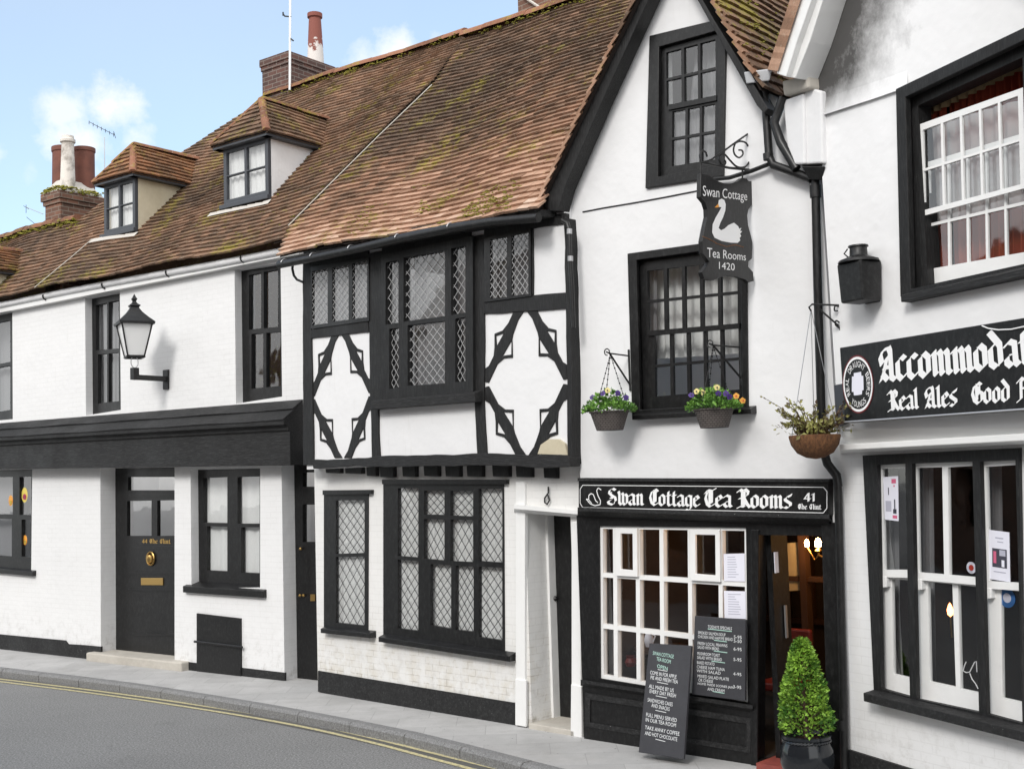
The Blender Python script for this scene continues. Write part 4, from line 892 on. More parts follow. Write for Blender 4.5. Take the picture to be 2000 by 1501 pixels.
# eaves
gpx = [(545, 517), (615, 503), (700, 485), (790, 464), (880, 446), (960, 433), (1052, 425)]
mb = MB(); mb.tube([B.loc(x, y, .47) for x, y in gpx], .048, 10); gB = mb.build('gutter', 'black_paint', rb, smooth=True)
for x, y in ((556, 515), (612, 503), (686, 488), (778, 467), (880, 446)):
    c = B.loc(x, y, .47); mb = MB(); mb.tube([c+Vector((0, .058*math.cos(k/7*2.6+.4)*-1, .058*math.sin(k/7*2.6+.2))) for k in range(8)], .008, 5); mb.build('gutter_strap', 'metal_pale', gB)
e0, e1 = B.loc(548, 512, .42), B.loc(1055, 420, .42)
mb = MB(); loft(mb, [Vector((e0.x, -.42, e0.z)), Vector((e0.x, -.42, e0.z+.05)), Vector((e0.x, 0, e0.z+.12)), Vector((e0.x, 0, e0.z+.02))], [Vector((e1.x, -.42, e1.z)), Vector((e1.x, -.42, e1.z+.05)), Vector((e1.x, 0, e1.z+.12)), Vector((e1.x, 0, e1.z+.02))]); mb.build('soffit', 'black_timber_h', rb)
mb = MB(); mb.tube([B.loc(*p, .2) for p in ((572, 512), (571, 525), (574, 538), (580, 546), (592, 551))], .016, 6); mb.build('bracket', 'black_iron', rb)
pxB = [(543, 500), (700, 475), (850, 446), (960, 425), (1056, 411), (1070, 385), (1100, 335), (1190, 198), (1300, 0), (1330, -54), (1000, 45), (912, 72), (845, 170), (566, 445)]
pB = [RB.ab(*p) for p in pxB]; pB = [(a, max(b, 0) if i < 5 else b) for i, (a, b) in enumerate(pB)]
roofB = tiled(RB.at, pB, 'roof', 'tile_orange', rb)
rdB = [RB.at(*RB.ab(*p), .03) for p in ((1262, -34), (1120, 8), (1000, 45), (912, 73))]; ridge_caps(rdB, .13, roofB)
mb = MB(); r0, r1 = rdB[0], rdB[-1]; mb.poly([r0, r1, r1+Vector((0, 4.4, -4.4)), r0+Vector((0, 4.4, -4.4))]); mb.build('rear_roof', 'tile_brown', rb)
sp = []
for i in range(420):
    x = rnd.triangular(640, 1060, 1020); y = 497-(x-543)*.168-abs(rnd.gauss(8, 30))
    a_, b_ = RB.ab(x, y)
    if noise.noise(Vector((a_*1.6, b_*1.6, 3.))) > -.02 and b_ > .05 and y > 300: sp.append((RB.at(a_, b_, .035), rnd.uniform(.012, .034)))
for i in range(40):
    f = rnd.random(); a_, b_ = RB.ab(*lerp((912, 74), (1240, -24), f)); sp.append((RB.at(a_, b_-abs(rnd.gauss(0, .07)), .07), rnd.uniform(.02, .045)))
mossy(roofB, sp)
# verge cables lying on the tiles
for pts, R_, nm in (([(566, 444), (640, 372), (745, 270), (846, 170)], RB, 'pale cable lying up the roof between the two dormers and the jettied house'), ([(72, 567), (110, 537), (150, 505), (186, 474)], RA, 'pale cable lying up the roof below the smaller orange dormer')):
    mb = MB(); mb.tube([R_.at(*R_.ab(*p), .05) for p in pts], .008, 6); o = mb.build('cable', 'stone', None, R_.F); tag(o, nm, 'cable')
# brick chimney at the top of the picture
a_, b_ = RB.ab(1012, 42); offc = RB.off-b_*RB.S.y-.05
c0 = B.loc(1012, 42, offc); c1 = B.loc(1112, 42, offc)
mb = MB(); mb.box((c0.x, -offc, c0.z-1), (c1.x, -offc+.8, c0.z+1.1)); mb.box((c0.x-.05, -offc-.05, c0.z+.95), (c1.x+.05, -offc+.85, c0.z+1.15)); o = mb.build('chimney', 'brick_red', rb, bevel=.01)
mb = MB(); mb.tube([B.loc(1020, -8, offc+.05), B.loc(1068, 24, offc+.05)], .02, 6); mb.build('pipe', 'cement', o)
# ================================================================== C: gabled tea room
F = CC
rc = thing('tea_room', 'narrow white gabled tea room with black shopfront and open door', 'shop', F, (0, 0, 0))
hAt = [(1277, 80), (1411, 42), (1407, 336), (1269, 361)]; hMa = [(1227, 498), (1454, 466), (1458, 797), (1236, 810)]
mb = MB(); mb.prism(uzs(F, [(1136, 1008), (1122, 640), (1104, 420), (1300, -92), (1345, -92), (1400, 0), (1470, 118), (1520, 205), (1600, 310), (1645, 1022)], 0), [uzs(F, hAt, 0), uzs(F, hMa, 0)], -.3, 0)
mb.build('wall', 'white_render', rc)
uCL, uCR = 0, F.uz(1650, 1300)[0]
shell(F, rc, -.02, uCR, 6, 4.9)
mb = plate(F, [(1641, 900), (1662, 900), (1668, 1530), (1646, 1530)], [], .0, .3); mb.build('pier', 'white_brick', rc)
# moulded crack line
mb = MB(); P_ = [(1138, 414), (1180, 406), (1240, 396), (1300, 385), (1366, 372)]; mb.tube([F.loc(x, y, .004) for x, y in P_], .007, 5); mb.build('crack', 'black_iron', rc)
# attic window
Lq = cells([(1301, 103), (1397, 77), (1398, 190), (1302, 209)], 3, 2, .055, .045)+cells([(1313, 218), (1397, 203), (1396, 311), (1312, 325)], 3, 2, .055, .045)
fA = MB(); fA.prism(uzs(F, hAt, 0), [uzs(F, l, -.02) for l in Lq], -.05, -.02); fA = fA.build('window', 'black_paint', rc); panes(F, Lq, -.04, fA)
mb = MB(); rg = [(1268, 70), (1418, 34), (1412, 344), (1260, 368)]; mb.prism(uzs(F, rg, .03), [uzs(F, [(1287, 92), (1401, 60), (1400, 322), (1285, 345)], .03)], -.01, .03); mb.build('architrave', 'black_paint', fA, bevel=.006)
mb = plate(F, [(1304, 205), (1399, 186), (1399, 196), (1304, 215)], [], .0, .03); mb.build('meeting_rail', 'black_paint', fA)
curtain(F, [(1297, 100), (1312, 96), (1316, 340), (1297, 345)], -.16, fA, 'net', 2, .02); curtain(F, [(1360, 82), (1400, 70), (1400, 205), (1345, 215)], -.2, fA, 'net_grey', 4, .02); curtain(F, [(1305, 225), (1400, 205), (1400, 325), (1305, 340)], -.12, fA, 'net_grey', 9, .015)
# first-floor window
Lq = cells([(1264, 529), (1440, 508), (1441, 634), (1266, 649)], 5, 2, .038, .045)+cells([(1278, 655), (1442, 640), (1444, 760), (1280, 774)], 5, 2, .038, .045)
fB_ = MB(); fB_.prism(uzs(F, hMa, 0), [uzs(F, l, -.05) for l in Lq], -.08, -.05); fB_ = fB_.build('window', 'black_paint', rc); panes(F, Lq, -.07, fB_)
mb = MB(); mb.prism(uzs(F, [(1225, 495), (1457, 463), (1461, 800), (1234, 813)], .02), [uzs(F, [(1243, 508), (1446, 480), (1449, 788), (1250, 800)], .02)], -.02, .02); mb.build('architrave', 'black_paint', fB_, bevel=.006)
mb = plate(F, [(1264, 646), (1444, 631), (1444, 641), (1264, 656)], [], -.03, .03); mb.build('meeting_rail', 'black_paint', fB_)
curtain(F, [(1262, 520), (1285, 516), (1285, 770), (1262, 775)], -.17, fB_, 'net_grey', 3, .02); curtain(F, [(1262, 525), (1446, 500), (1446, 690), (1262, 702)], -.26, fB_, 'net', 10, .02)
ledge(F, (1234, 811), (1466, 798), .04, -.02, .1, fB_)
# bargeboards
BO = .2
mb = plate(F, [(1060, 402), (1075, 368), (1149, 198), (1240, 0), (1292, -113), (1308, -140), (1308, -92), (1266, 0), (1175, 200), (1103, 366), (1090, 412), (1068, 412)], [], BO, .17); mb.build('bargeboard', 'black_timber', rc, bevel=.006)
mb = plate(F, [(1308, -140), (1372, 0), (1395, 40), (1450, 128), (1500, 212), (1492, 222), (1478, 206), (1363, 2), (1308, -92)], [], BO, .17); mb.build('bargeboard', 'black_timber', rc, bevel=.006)
# roof slopes of the gable
def gslope(p_eave, p_apex, off, lenb, name, mat, ext=0):
    E_ = F.loc(*p_eave, off); Ax = F.loc(*p_apex, off); up_ = (Ax-E_); L_ = up_.length; U_ = up_.normalized(); T2 = Vector((0, 1, 0)); N_ = T2.cross(U_)
    if N_.z < 0: N_ = -N_
    at = lambda a, b, h=0: E_+T2*a+U_*b+N_*(h+.02+.015*math.sin(a*1.7+b))
    o = tiled(at, [(0, -ext), (lenb, -ext), (lenb, L_), (0, L_)], name, mat, rc, w_=.17, g=.115); return o, Ax, at, L_
o1, Ax, at1, L1g = gslope((1468, 150), (1311, -132), BO+.05, 4.5, 'roof', 'tile_brown', .15)
o2, _, at2, L2g = gslope((1056, 398), (1311, -132), BO+.05, 4.5, 'roof', 'tile_orange', 0)
ridge_caps([Ax+Vector((0, 0, .02)), Ax+Vector((0, 4.5, .02))], .12, o1)
mb = MB()                                    # verge tiles bedded along both edges
for at_, L_ in ((at1, L1g), (at2, L2g)):
    b = 0
    while b < L_:
        c_ = rnd.random(); p = [at_(-.03, b, .0), at_(.07, b, .0), at_(.07, b+.15, .0), at_(-.03, b+.15, .0)]; N_ = (p[1]-p[0]).cross(p[3]-p[0]).normalized(); N_ = N_ if N_.z > 0 else -N_
        t0, t1 = .03+rnd.uniform(0, .012), .008
        qv = [p[0]+N_*t0, p[1]+N_*t0, p[2]+N_*t1, p[3]+N_*t1]; mb.faces(qv+[v-N_*.03 for v in qv], [(0, 1, 2, 3), (0, 4, 5, 1), (3, 7, 4, 0), (1, 5, 6, 2)], (c_, c_, 0)); b += .115
mb.build('verge_tiles', 'tile_orange', o1)
sp = [(at1(rnd.uniform(0, 2), rnd.uniform(0, 1.6), .04), rnd.uniform(.015, .035)) for i in range(60)]; mossy(o1, sp)
# shopfront
dHole = [(1481, 1044), (1612, 1046), (1624, 1512), (1478, 1494)]; wHole = [(1170, 1027), (1457, 1030), (1461, 1371), (1172, 1324)]
dz = uzs(F, dHole, 0); dz[2] = (dz[2][0], .04); dz[3] = (dz[3][0], .04)
zb = zpx(F, 1300, 1006)
lft, rgt = F.uz(1136, 1300)[0], F.uz(1641, 1300)[0]
mb = MB(); mb.prism([(lft, -.05), (rgt, -.05), (rgt, zb), (lft, zb)], [uzs(F, wHole, 0), dz], -.14, 0); sf = mb.build('shopfront', 'black_paint', rc)
mb = MB(); plate(F, [(1143, 1352), (1466, 1402), (1466, 1470), (1143, 1418)], [[(1152, 1365), (1458, 1412), (1458, 1458), (1152, 1410)]], .012, .012, mb); mb.build('stall_riser', 'black_plinth', sf)
mb = MB(); loft(mb, [F.loc(1134, 1326, 0), F.loc(1134, 1326, .05), F.loc(1134, 1333, .05), F.loc(1134, 1338, 0)], [F.loc(1470, 1376, 0), F.loc(1470, 1376, .05), F.loc(1470, 1384, .05), F.loc(1470, 1390, 0)]); mb.build('sill', 'black_plinth', sf)
cols_ = [0, .086, .2455, .414, .613, .828, 1]; rows_ = [0, .317, .667, 1]
Qs = [(1177, 1032), (1454, 1036), (1457, 1365), (1179, 1317)]
Lq = cells(Qs, cols_, rows_, .028, .03)
mb = MB(); mb.prism(uzs(F, wHole, 0), [uzs(F, l, -.02) for l in Lq], -.08, -.02); sw = mb.build('window', 'white_wood', rc); sw['label'] = 'white many paned shop window'; panes(F, Lq, -.06, sw)
for i in (1, 4):
    l = Lq[i]; ou = grow(l, 1.2); ou = [(l[k][0]+(-3, 3, 3, -3)[k], l[k][1]+(-2, -2, 4, 4)[k]) for k in range(4)]; inn_ = [(l[k][0]+(7, -6, -6, 7)[k], l[k][1]+(9, 9, -9, -9)[k]) for k in range(4)]
    mb = plate(F, ou, [inn_], .012, .03); mb.build('casement', 'white_wood', sw, bevel=.004)
# half open door and its lining, interior
mb = MB(); mb.box((dz[0][0]-.01, .14, .04), (dz[0][0]+.04, .42, dz[0][1])); dd_ = mb.build('door', 'black_paint', rc); dd_['label'] = 'black shop door standing open inwards'
hh = F.loc(1513, 1190, -.45); mb = MB(); mb.box((dz[0][0]+.05, .29, 1.05), (dz[0][0]+.065, .32, 1.33)); mb.build('push_plate', 'metal_pale', dd_)
mb = MB(); mb.box((dz[0][0]+.05, .16, 1.62), (dz[0][0]+.058, .22, 1.8)); mb.build('notice', 'paper', dd_)
mb = plate(F, [(1604, 1020), (1641, 1020), (1655, 1525), (1618, 1525)], [], .035, .04); mb.build('pilaster', 'black_paint', sf, bevel=.006)
mb = plate(F, [(1466, 1034), (1481, 1034), (1479, 1500), (1466, 1496)], [], .02, .03); mb.build('door_post', 'black_paint', sf, bevel=.006)
mb = MB(); mb.box((dz[0][0]-.05, -.12, -.02), (dz[1][0]+.02, .5, .05)); ds = mb.build('doorstep', 'red_tile', rc); ds['label'] = 'red tiled doorstep'
zi = 2.45
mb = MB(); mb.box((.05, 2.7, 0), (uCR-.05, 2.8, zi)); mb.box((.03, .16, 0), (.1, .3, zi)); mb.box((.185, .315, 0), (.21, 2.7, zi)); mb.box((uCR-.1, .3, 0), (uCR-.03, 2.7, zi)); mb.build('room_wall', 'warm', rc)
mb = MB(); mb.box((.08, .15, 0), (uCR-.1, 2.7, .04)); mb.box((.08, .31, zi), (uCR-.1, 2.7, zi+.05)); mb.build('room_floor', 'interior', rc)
ux = F.uz(1562, 1100, -1.5)[0]; ux0 = F.uz(1516, 1100, -1.5)[0]
mb = MB(); mb.box((ux0-.02, 1.5, .05), (ux0+.03, 1.56, zi)); mb.box((ux, 1.48, .05), (ux+.07, 1.58, zi)); mb.box((ux0, 1.5, 1.42), (ux+1.2, 1.56, 1.47)); mb.build('room_post', 'wood', rc)
mb = plate(F, [(1517, 1062), (1561, 1058), (1562, 1152), (1518, 1155)], [], -1.52, .03); mb.build('room_panel', 'cream_render', rc)
l = F.loc(1598, 1062, -1.25)
lm = thing('wall_lamp', 'lit amber wall lamp glowing inside the tea room doorway', 'lamp', F, l)
mb = MB(); mb.lathe(l, [(0, -.035), (.028, -.02), (.03, .02), (.018, .05), (0, .06)], 12); mb.build('bulb', 'glow', lm, smooth=True)
l2_ = F.loc(1576, 1062, -1.25); mb = MB(); mb.lathe(l2_, [(0, -.03), (.02, -.02), (.022, .015), (.012, .04), (0, .05)], 12); mb.build('bulb', 'glow', lm, smooth=True)
mb = MB(); mb.tube([l+Vector((0, 0, -.1)), (l+l2_)/2+Vector((0, .03, -.15)), l2_+Vector((0, 0, -.03))], .008, 6); mb.build('arm', 'brass', lm, smooth=True)
mb = MB(); mb.tube([l+Vector((0, 0, -.03)), l+Vector((0, 0, -.1)), l+Vector((.06, .03, -.14)), l+Vector((.14, .06, -.12))], .01, 6); mb.lathe(l+Vector((0, 0, -.06)), [(.012, -.02), (.035, 0), (.02, .02)], 10); mb.build('bracket', 'brass', lm, smooth=True)
pl = bpy.data.lights.new('lamp_light', 'POINT'); pl.energy = 10; pl.color = (1, .5, .18); pl.shadow_soft_size = .04; po = bpy.data.objects.new('lamp_light', pl); C.objects.link(po); po.parent = lm; po.location = (0, -.06, .02)
# red chair inside
cl = F.loc(1536, 1400, -1.05); ch = thing('chair', 'red leather chair inside the tea room doorway', 'chair', F, (cl.x, cl.y, .05))
x, y = cl.x, cl.y
mb = MB(); mb.box((x-.2, y-.2, .46), (x+.2, y+.2, .54)); mb.build('seat', 'red_leather', ch, bevel=.02)
mb = MB(); mb.box((x-.2, y+.16, .62), (x+.2, y+.22, 1.0)); mb.build('backrest', 'red_leather', ch, bevel=.02)
for sx, sy in ((-1, -1), (1, -1), (-1, 1), (1, 1)):
    mb = MB(); mb.tube([(x+.17*sx, y+.17*sy, .05), (x+.17*sx, y+.17*sy, .47 if sy < 0 else .75)], .02, 6); mb.build('leg', 'wood', ch)
# tea room table in the window
l = F.loc(1300, 1330, -.7); tb = thing('table', 'small dark table just inside the tea room window', 'table', F, (l.x, l.y, .05))
mb = MB(); mb.lathe((l.x, l.y, .78), [(.3, 0), (.3, .03)], 20); mb.build('tabletop', 'wood', tb)
mb = MB(); mb.lathe((l.x, l.y, .05), [(.2, 0), (.04, .06), (.035, .72)], 12); mb.build('leg', 'wood', tb)
for (px, py, off, rr_, hh_, mt, lb) in ((1268, 1262, -.35, .05, .16, 'paper', 'white china jug standing inside the tea room window'), (1232, 1300, -.4, .06, .1, 'red_leather', 'small red pot standing inside the tea room window')):
    l = F.loc(px, py, off); o_ = thing('jug' if mt == 'paper' else 'flower_pot', lb, 'jug' if mt == 'paper' else 'pot', F, l)
    mb = MB(); mb.lathe(l, [(rr_*.7, 0), (rr_, hh_*.4), (rr_*.6, hh_*.8), (rr_*.75, hh_), (rr_*.6, hh_*.97)], 16); mb.build('body', mt, o_, smooth=True)
    mb = MB(); mb.tube([l+Vector((rr_*.7, 0, hh_*.8)), l+Vector((rr_*1.5, 0, hh_*.65)), l+Vector((rr_*.95, 0, hh_*.3))], .008, 6); mb.build('handle', mt, o_)
mb = MB()
for i in range(5): mb.box((.5+.3*i, 2.62, .9), (.52+.3*i, 2.69, 2.2))
mb.box((.3, 2.6, .86), (uCR-.1, 2.69, .92)); mb.build('panelling', 'wood', rc)
def word(s, q_, off, nib, par):
    mb = MB(); blackletter(mb, F, s, q_, off, nib); mb.build('lettering', 'paint_white', par)
# fascia sign
sg_ = [(1131, 938), (1616, 940), (1618, 1005), (1131, 991)]
l = F.loc(1374, 1000, .1); sg = thing('shop_sign', 'long black fascia sign lettered Swan Cottage Tea Rooms above the shop window', 'sign', F, l)
mb = plate(F, [(1130, 937), (1617, 939), (1618, 1004), (1130, 990)], [], .09, .11); mb.build('board', 'black_paint', sg, bevel=.003)
mb = MB(); loft(mb, [F.loc(1128, 990, -.02), F.loc(1128, 990, .13), F.loc(1128, 997, .13), F.loc(1128, 1003, .07), F.loc(1128, 1009, -.02)], [F.loc(1620, 1004, -.02), F.loc(1620, 1004, .13), F.loc(1620, 1013, .13), F.loc(1620, 1020, .07), F.loc(1620, 1028, -.02)]); plate(F, [(1128, 933), (1619, 935), (1619, 941), (1128, 939)], [], .11, .13, mb); mb.build('moulding', 'black_plinth', sg)
mb = MB(); so_ = .0935
word('Swan', [(1185, 953), (1258, 954), (1258, 986), (1185, 985)], so_, 1.0, sg); word('Cottage', [(1267, 954), (1367, 956), (1367, 989), (1267, 986)], so_, 1.0, sg)
word('Tea', [(1374, 954), (1430, 955), (1430, 990), (1374, 989)], so_, 1.0, sg); word('Rooms', [(1440, 954), (1547, 956), (1547, 992.5), (1440, 990.5)], so_, 1.0, sg)
word('41', [(1569, 959), (1592, 959.5), (1592, 979), (1569, 978.5)], so_, 1.0, sg); word('The Mint', [(1558, 983), (1604, 984), (1604, 994.5), (1558, 993.5)], so_, 1.0, sg)
mb = MB(); bp = [(1138, 947), (1608, 951), (1615, 959), (1615, 992), (1608, 1001), (1138, 990.5), (1133, 982), (1133, 955)]
pp = [F.loc(x, y, so_) for x, y in bp]
for a, b in zip(pp, pp[1:]+pp[:1]): mb.bar((a.x, a.z), (b.x, b.z), .006, .001, -so_)
mb.build('border_line', 'paint_white', sg)
mb = MB(); z3 = lambda x, y: (1125+x/7.843, 930+y/7.843)
sw_ = [(385, 205), (340, 175), (315, 215), (335, 290), (375, 370), (370, 430), (290, 445), (220, 420), (155, 345), (195, 350), (195, 290), (230, 260), (265, 275), (300, 370), (335, 400)]
pp = [F.loc(*z3(*p), so_) for p in sw_]
for k, (a, b) in enumerate(zip(pp[:-1], pp[1:])): mb.bar((a.x, a.z), (b.x, b.z), .009, .0008, -so_-.0001*(k % 3))
a, b = F.loc(*z3(190, 350), so_), F.loc(*z3(240, 410), so_); mb.bar((a.x, a.z), (b.x, b.z), .008, .0008, -so_-.0004); mb.build('swan_emblem', 'paint_white', sg)
# papers in the window
for (qd, lb) in (([(1413, 1081), (1454, 1080), (1455, 1135), (1414, 1134)], 'upper white menu sheet in the tea room window'), ([(1414, 1153), (1456, 1154), (1457, 1208), (1415, 1206)], 'lower white menu sheet in the tea room window, above the chalkboard')):
    l = F.loc((qd[0][0]+qd[2][0])/2, qd[2][1], -.012); t_ = thing('menu', lb, 'menu', F, l, 'menu sheets in the shop window')
    mb = plate(F, qd, [], -.012, .003); mb.build('sheet', 'paper', t_)
    mb = MB()
    for i in range(9):
        f0 = .12+.09*i; a, b = bil(qd, .18, f0), bil(qd, .18+rnd.uniform(.3, .62), f0); a, b = F.loc(*a, -.011), F.loc(*b, -.011); mb.bar((a.x, a.z), (b.x, b.z), .006, .001, .0108)
    mb.build('print', 'ink_grey', t_)
def chalk(par, mat, s, mp, s0, t0, s1, t1, skew=.0):
    mb = MB(); textmesh(mb, s, lambda a, b: mp(s0+(s1-s0)*a, t0+(t1-t0)*b+skew*(a))); mb.build('writing', mat, par)
# fixed specials board
qd = [(1357, 1202), (1456, 1210), (1455, 1368), (1351, 1355)]; l = F.loc(1405, 1362, .07)
cb = thing('chalkboard', 'specials chalkboard hung on the shopfront with prices down its right edge', 'chalkboard', F, l)
mb = plate(F, qd, [], .085, .03); mb.build('board', 'slate', cb, bevel=.004)
mp = onplane(F, qd, .087); mb = MB()
for s, s0, t, s1 in (('TODAYS SPECIALS', .27, .12, .74), ('SMOKED SALMON SOUP', .08, .205, .62), ('CHICKEN AND HAM PIE BREAD', .08, .255, .76), ('FRESH LOCAL PRAWNS', .08, .34, .66), ('SALAD WITH BREAD', .08, .39, .5), ('MUSHROOM TOAST', .08, .47, .52), ('SALAD WITH BREAD', .08, .52, .56), ('BAKED POTATO', .08, .585, .42), ('CHEESE HAM TUNA', .08, .64, .62), ('WITH SALAD', .08, .69, .54), ('MIXED SALAD PLATE', .1, .755, .7), ('OR CHEESE', .12, .805, .4), ('HOME MADE SCONES JAM', .11, .855, .78), ('AND CREAM', .3, .905, .62)): chalk(cb, 'chalk', s, mp, s0, t-.018, s1, t+.02)
for s, t in (('5-95', .22), ('5-50', .27), ('6-95', .37), ('5-95', .5), ('4-95', .68), ('3-95', .84)): chalk(cb, 'chalk', s, mp, .78, t-.02, .93, t+.02)
mb = MB()
for t, a, b in ((.15, .27, .74), (.285, .4, .65), (.42, .4, .66), (.55, .36, .62), (.93, .4, .62)):
    p0, p1 = mp(a, t), mp(b, t+.006); mb.bar((p0[0], p0[2]), (p1[0], p1[2]), .006, .001, p0[1]-.0004)
mb.build('chalk_line', 'chalk_green', cb)
# leaning board on the pavement
tl, tr = F.loc(1268, 1255, .13), F.loc(1350, 1260, .13); br, bl = F.loc(1335, 1481, .38), F.loc(1247, 1468, .38)
lb_ = thing('pavement_board', 'free standing chalkboard leaning against the shopfront on the pavement', 'chalkboard', F, Vector(((bl.x+br.x)/2, bl.y, 0)))
N_ = (tr-tl).cross(bl-tl).normalized(); N_ = N_ if N_.y < 0 else -N_
mb = MB(); mb.faces([tl, tr, br, bl]+[p-N_*.03 for p in (tl, tr, br, bl)], [(0, 1, 2, 3), (7, 6, 5, 4), (0, 4, 5, 1), (1, 5, 6, 2), (2, 6, 7, 3), (3, 7, 4, 0)]); mb.build('board', 'slate', lb_, bevel=.004)
mp2 = lambda s, t: tl.lerp(tr, s).lerp(bl.lerp(br, s), t)+N_*.004
mb, mg = 'chalk', 'chalk_green'
for s, s0, t, s1, m_ in (('SWAN COTTAGE', .12, .09, .62, mg), ('TEA ROOM', .22, .14, .56, mg), ('OPEN', .25, .205, .5, mg), ('COME IN FOR APPLE', .1, .27, .72, mb), ('PIE AND FRESH TEA', .12, .315, .76, mb), ('ALL MADE BY US', .1, .395, .68, mb), ('EVERY DAY FRESH', .13, .44, .74, mb), ('SANDWICHES CAKES', .1, .52, .68, mb), ('AND SNACKS', .2, .565, .62, mb), ('FULL MENU SERVED', .1, .655, .8, mb), ('IN OUR TEA ROOM', .1, .7, .79, mb), ('TAKE AWAY COFFEE', .1, .77, .88, mb), ('AND HOT CHOCOLATE', .11, .82, .84, mb)): chalk(lb_, m_, s, mp2, s0, t-.017, s1, t+.017, .02)
mb = MB()
for t, a, b in ((.235, .27, .5), (.35, .28, .54), (.475, .28, .54), (.605, .3, .55), (.86, .36, .58)):
    pa, pb = mp2(a, t), mp2(b, t+.01); e = (bl-tl).normalized()*.005; mb.poly([pa, pb, pb+e, pa+e])
mb.build('chalk_line', 'chalk', lb_)
# topiary in its pot
pl_ = F.loc(1579, 1528, .36); pg = Vector((pl_.x, pl_.y, 0)); wp = F.pt(pg.x, 0, -pg.y); ppm = FPX/((wp+Vector((0, 0, 1))-O).dot(FW))
ztop = F.loc(1575, 1250, .36).z; zs = F.loc(1577, 1432, .36).z
pot_ = thing('plant_pot', 'glossy black glazed pot with roped rim by the tea room door', 'plant pot', F, pg)
k_ = 1/ppm; mb = MB(); mb.lathe(pg, [(32*k_, 0), (40*k_, .03), (52*k_, zs*.45), (51*k_, zs*.72), (45*k_, zs*.86), (44*k_, zs*.9), (48*k_, zs*.93), (48*k_, zs*.99), (44*k_, zs), (40*k_, zs*.93), (0, zs*.92)], 36); mb.build('bowl', 'glazed', pot_, smooth=True)
mb = MB(); n = 44
for i in range(n):
    a0 = 6.283*i/n; mb.tube([pg+Vector((46.5*k_*math.cos(a0), 46.5*k_*math.sin(a0), zs*.87)), pg+Vector((46.5*k_*math.cos(a0+.2), 46.5*k_*math.sin(a0+.2), zs*.905))], .008, 5)
mb.build('rope_rim', 'glazed', pot_)
def leaves(mb, pts, size, spread=.5):
    for p, nrm in pts:
        L_ = size*rnd.uniform(.7, 1.3); d = (nrm+Vector((rnd.gauss(0, spread), rnd.gauss(0, spread), rnd.gauss(0, spread)))).normalized(); s_ = d.cross(Vector((rnd.gauss(0, 1), rnd.gauss(0, 1), rnd.gauss(0, 1)))).normalized(); N2 = d.cross(s_)
        c_ = min(1, max(0, rnd.gauss(.5, .25)+1.1*noise.noise(p*9))); mb.faces([p, p+d*L_*.5+s_*L_*.3+N2*.12*L_, p+d*L_, p+d*L_*.5-s_*L_*.3+N2*.12*L_], [(0, 1, 2, 3)], (c_, c_, c_))
tp = thing('topiary', 'bright green clipped cone of box growing in the black pot', 'shrub', F, Vector((pg.x, pg.y, zs)))
mb = MB(); H_ = ztop-zs; pts = []
for i in range(4300):
    f = rnd.random()**.8*.99; zz = f
    rad = (51*k_)*((1-zz)**.58*.97+.04)*(1 if zz > .1 else .82+zz*1.8); q_ = rnd.random()*6.283; lump = 1+.22*noise.noise(Vector((math.cos(q_)*2.2, math.sin(q_)*2.2, zz*5))); rr = rad*lump*(1-abs(rnd.gauss(0, .16))+.04*rnd.random())
    pts.append((Vector((pg.x+rr*math.cos(q_), pg.y+rr*math.sin(q_), zs+.01+H_*zz)), Vector((math.cos(q_), math.sin(q_), .35)).normalized()))
leaves(mb, pts, .034, .55); mb.build('foliage', 'leaf_bright', tp, recalc=False)
mb = MB(); mb.tube([pg+Vector((0, 0, zs-.04)), pg+Vector((0, 0, zs+H_*.8))], [.02, .008], 6)
for i in range(40):
    f = rnd.random()*.8; q_ = rnd.random()*6.28; rr = 40*k_*(1-f); mb.tube([pg+Vector((0, 0, zs+H_*f)), pg+Vector((rr*math.cos(q_), rr*math.sin(q_), zs+H_*(f+.12)))], [.006, .002], 4)
mb.build('stem', 'wood', tp)
# hanging sign and bracket
us, zs_ = F.uz(1469, 515, .02); G = F.perp(us)
z7 = lambda x, y: (1340+x/4.169, 220+y/4.169)
l = G.loc(*z7(540, 1240), 0)
br_ = thing('sign_bracket', 'black wrought iron scroll bracket on the tea room wall', 'bracket', G, l)
mb = MB(); a, b = G.loc(*z7(524, 75), 0), G.loc(*z7(545, 1240), 0); mb.box((a.x-.02, -.02, b.z), (a.x+.03, .02, a.z)); mb.box((a.x-.035, -.03, a.z-.03), (a.x+.045, .03, a.z+.025)); mb.build('wall_bar', 'black_iron', br_)
mb = MB(); g7 = lambda pts: [G.loc(*z7(*p), 0) for p in pts]
mb.tube(g7([(522, 160), (400, 245), (290, 325), (200, 385), (140, 405)]), .009, 6); mb.tube(g7([(115, 405), (200, 420), (350, 450), (525, 466)]), .011, 6); mb.build('arm', 'black_iron', br_)
sm = lambda pts: catmull([Vector(p) for p in g7(pts)], 4)
mb = MB(); mb.tube(sm([(400, 248), (386, 300), (398, 345), (435, 366), (462, 340), (455, 308), (430, 305)]), .008, 5); mb.tube(sm([(400, 248), (440, 234), (490, 250), (518, 310), (520, 380), (492, 432), (450, 448), (405, 435), (360, 390), (320, 345), (290, 338), (270, 370), (280, 410), (305, 428), (322, 405), (308, 382)]), .009, 5)
mb.tube(sm([(120, 405), (113, 345), (132, 310), (160, 325), (172, 360)]), .009, 5); mb.build('scroll', 'black_iron', br_)
sb_ = thing('hanging_sign', 'black shaped sign with white swan lettered Swan Cottage Tea Rooms 1420', 'sign', G, G.loc(*z7(320, 1350), 0))
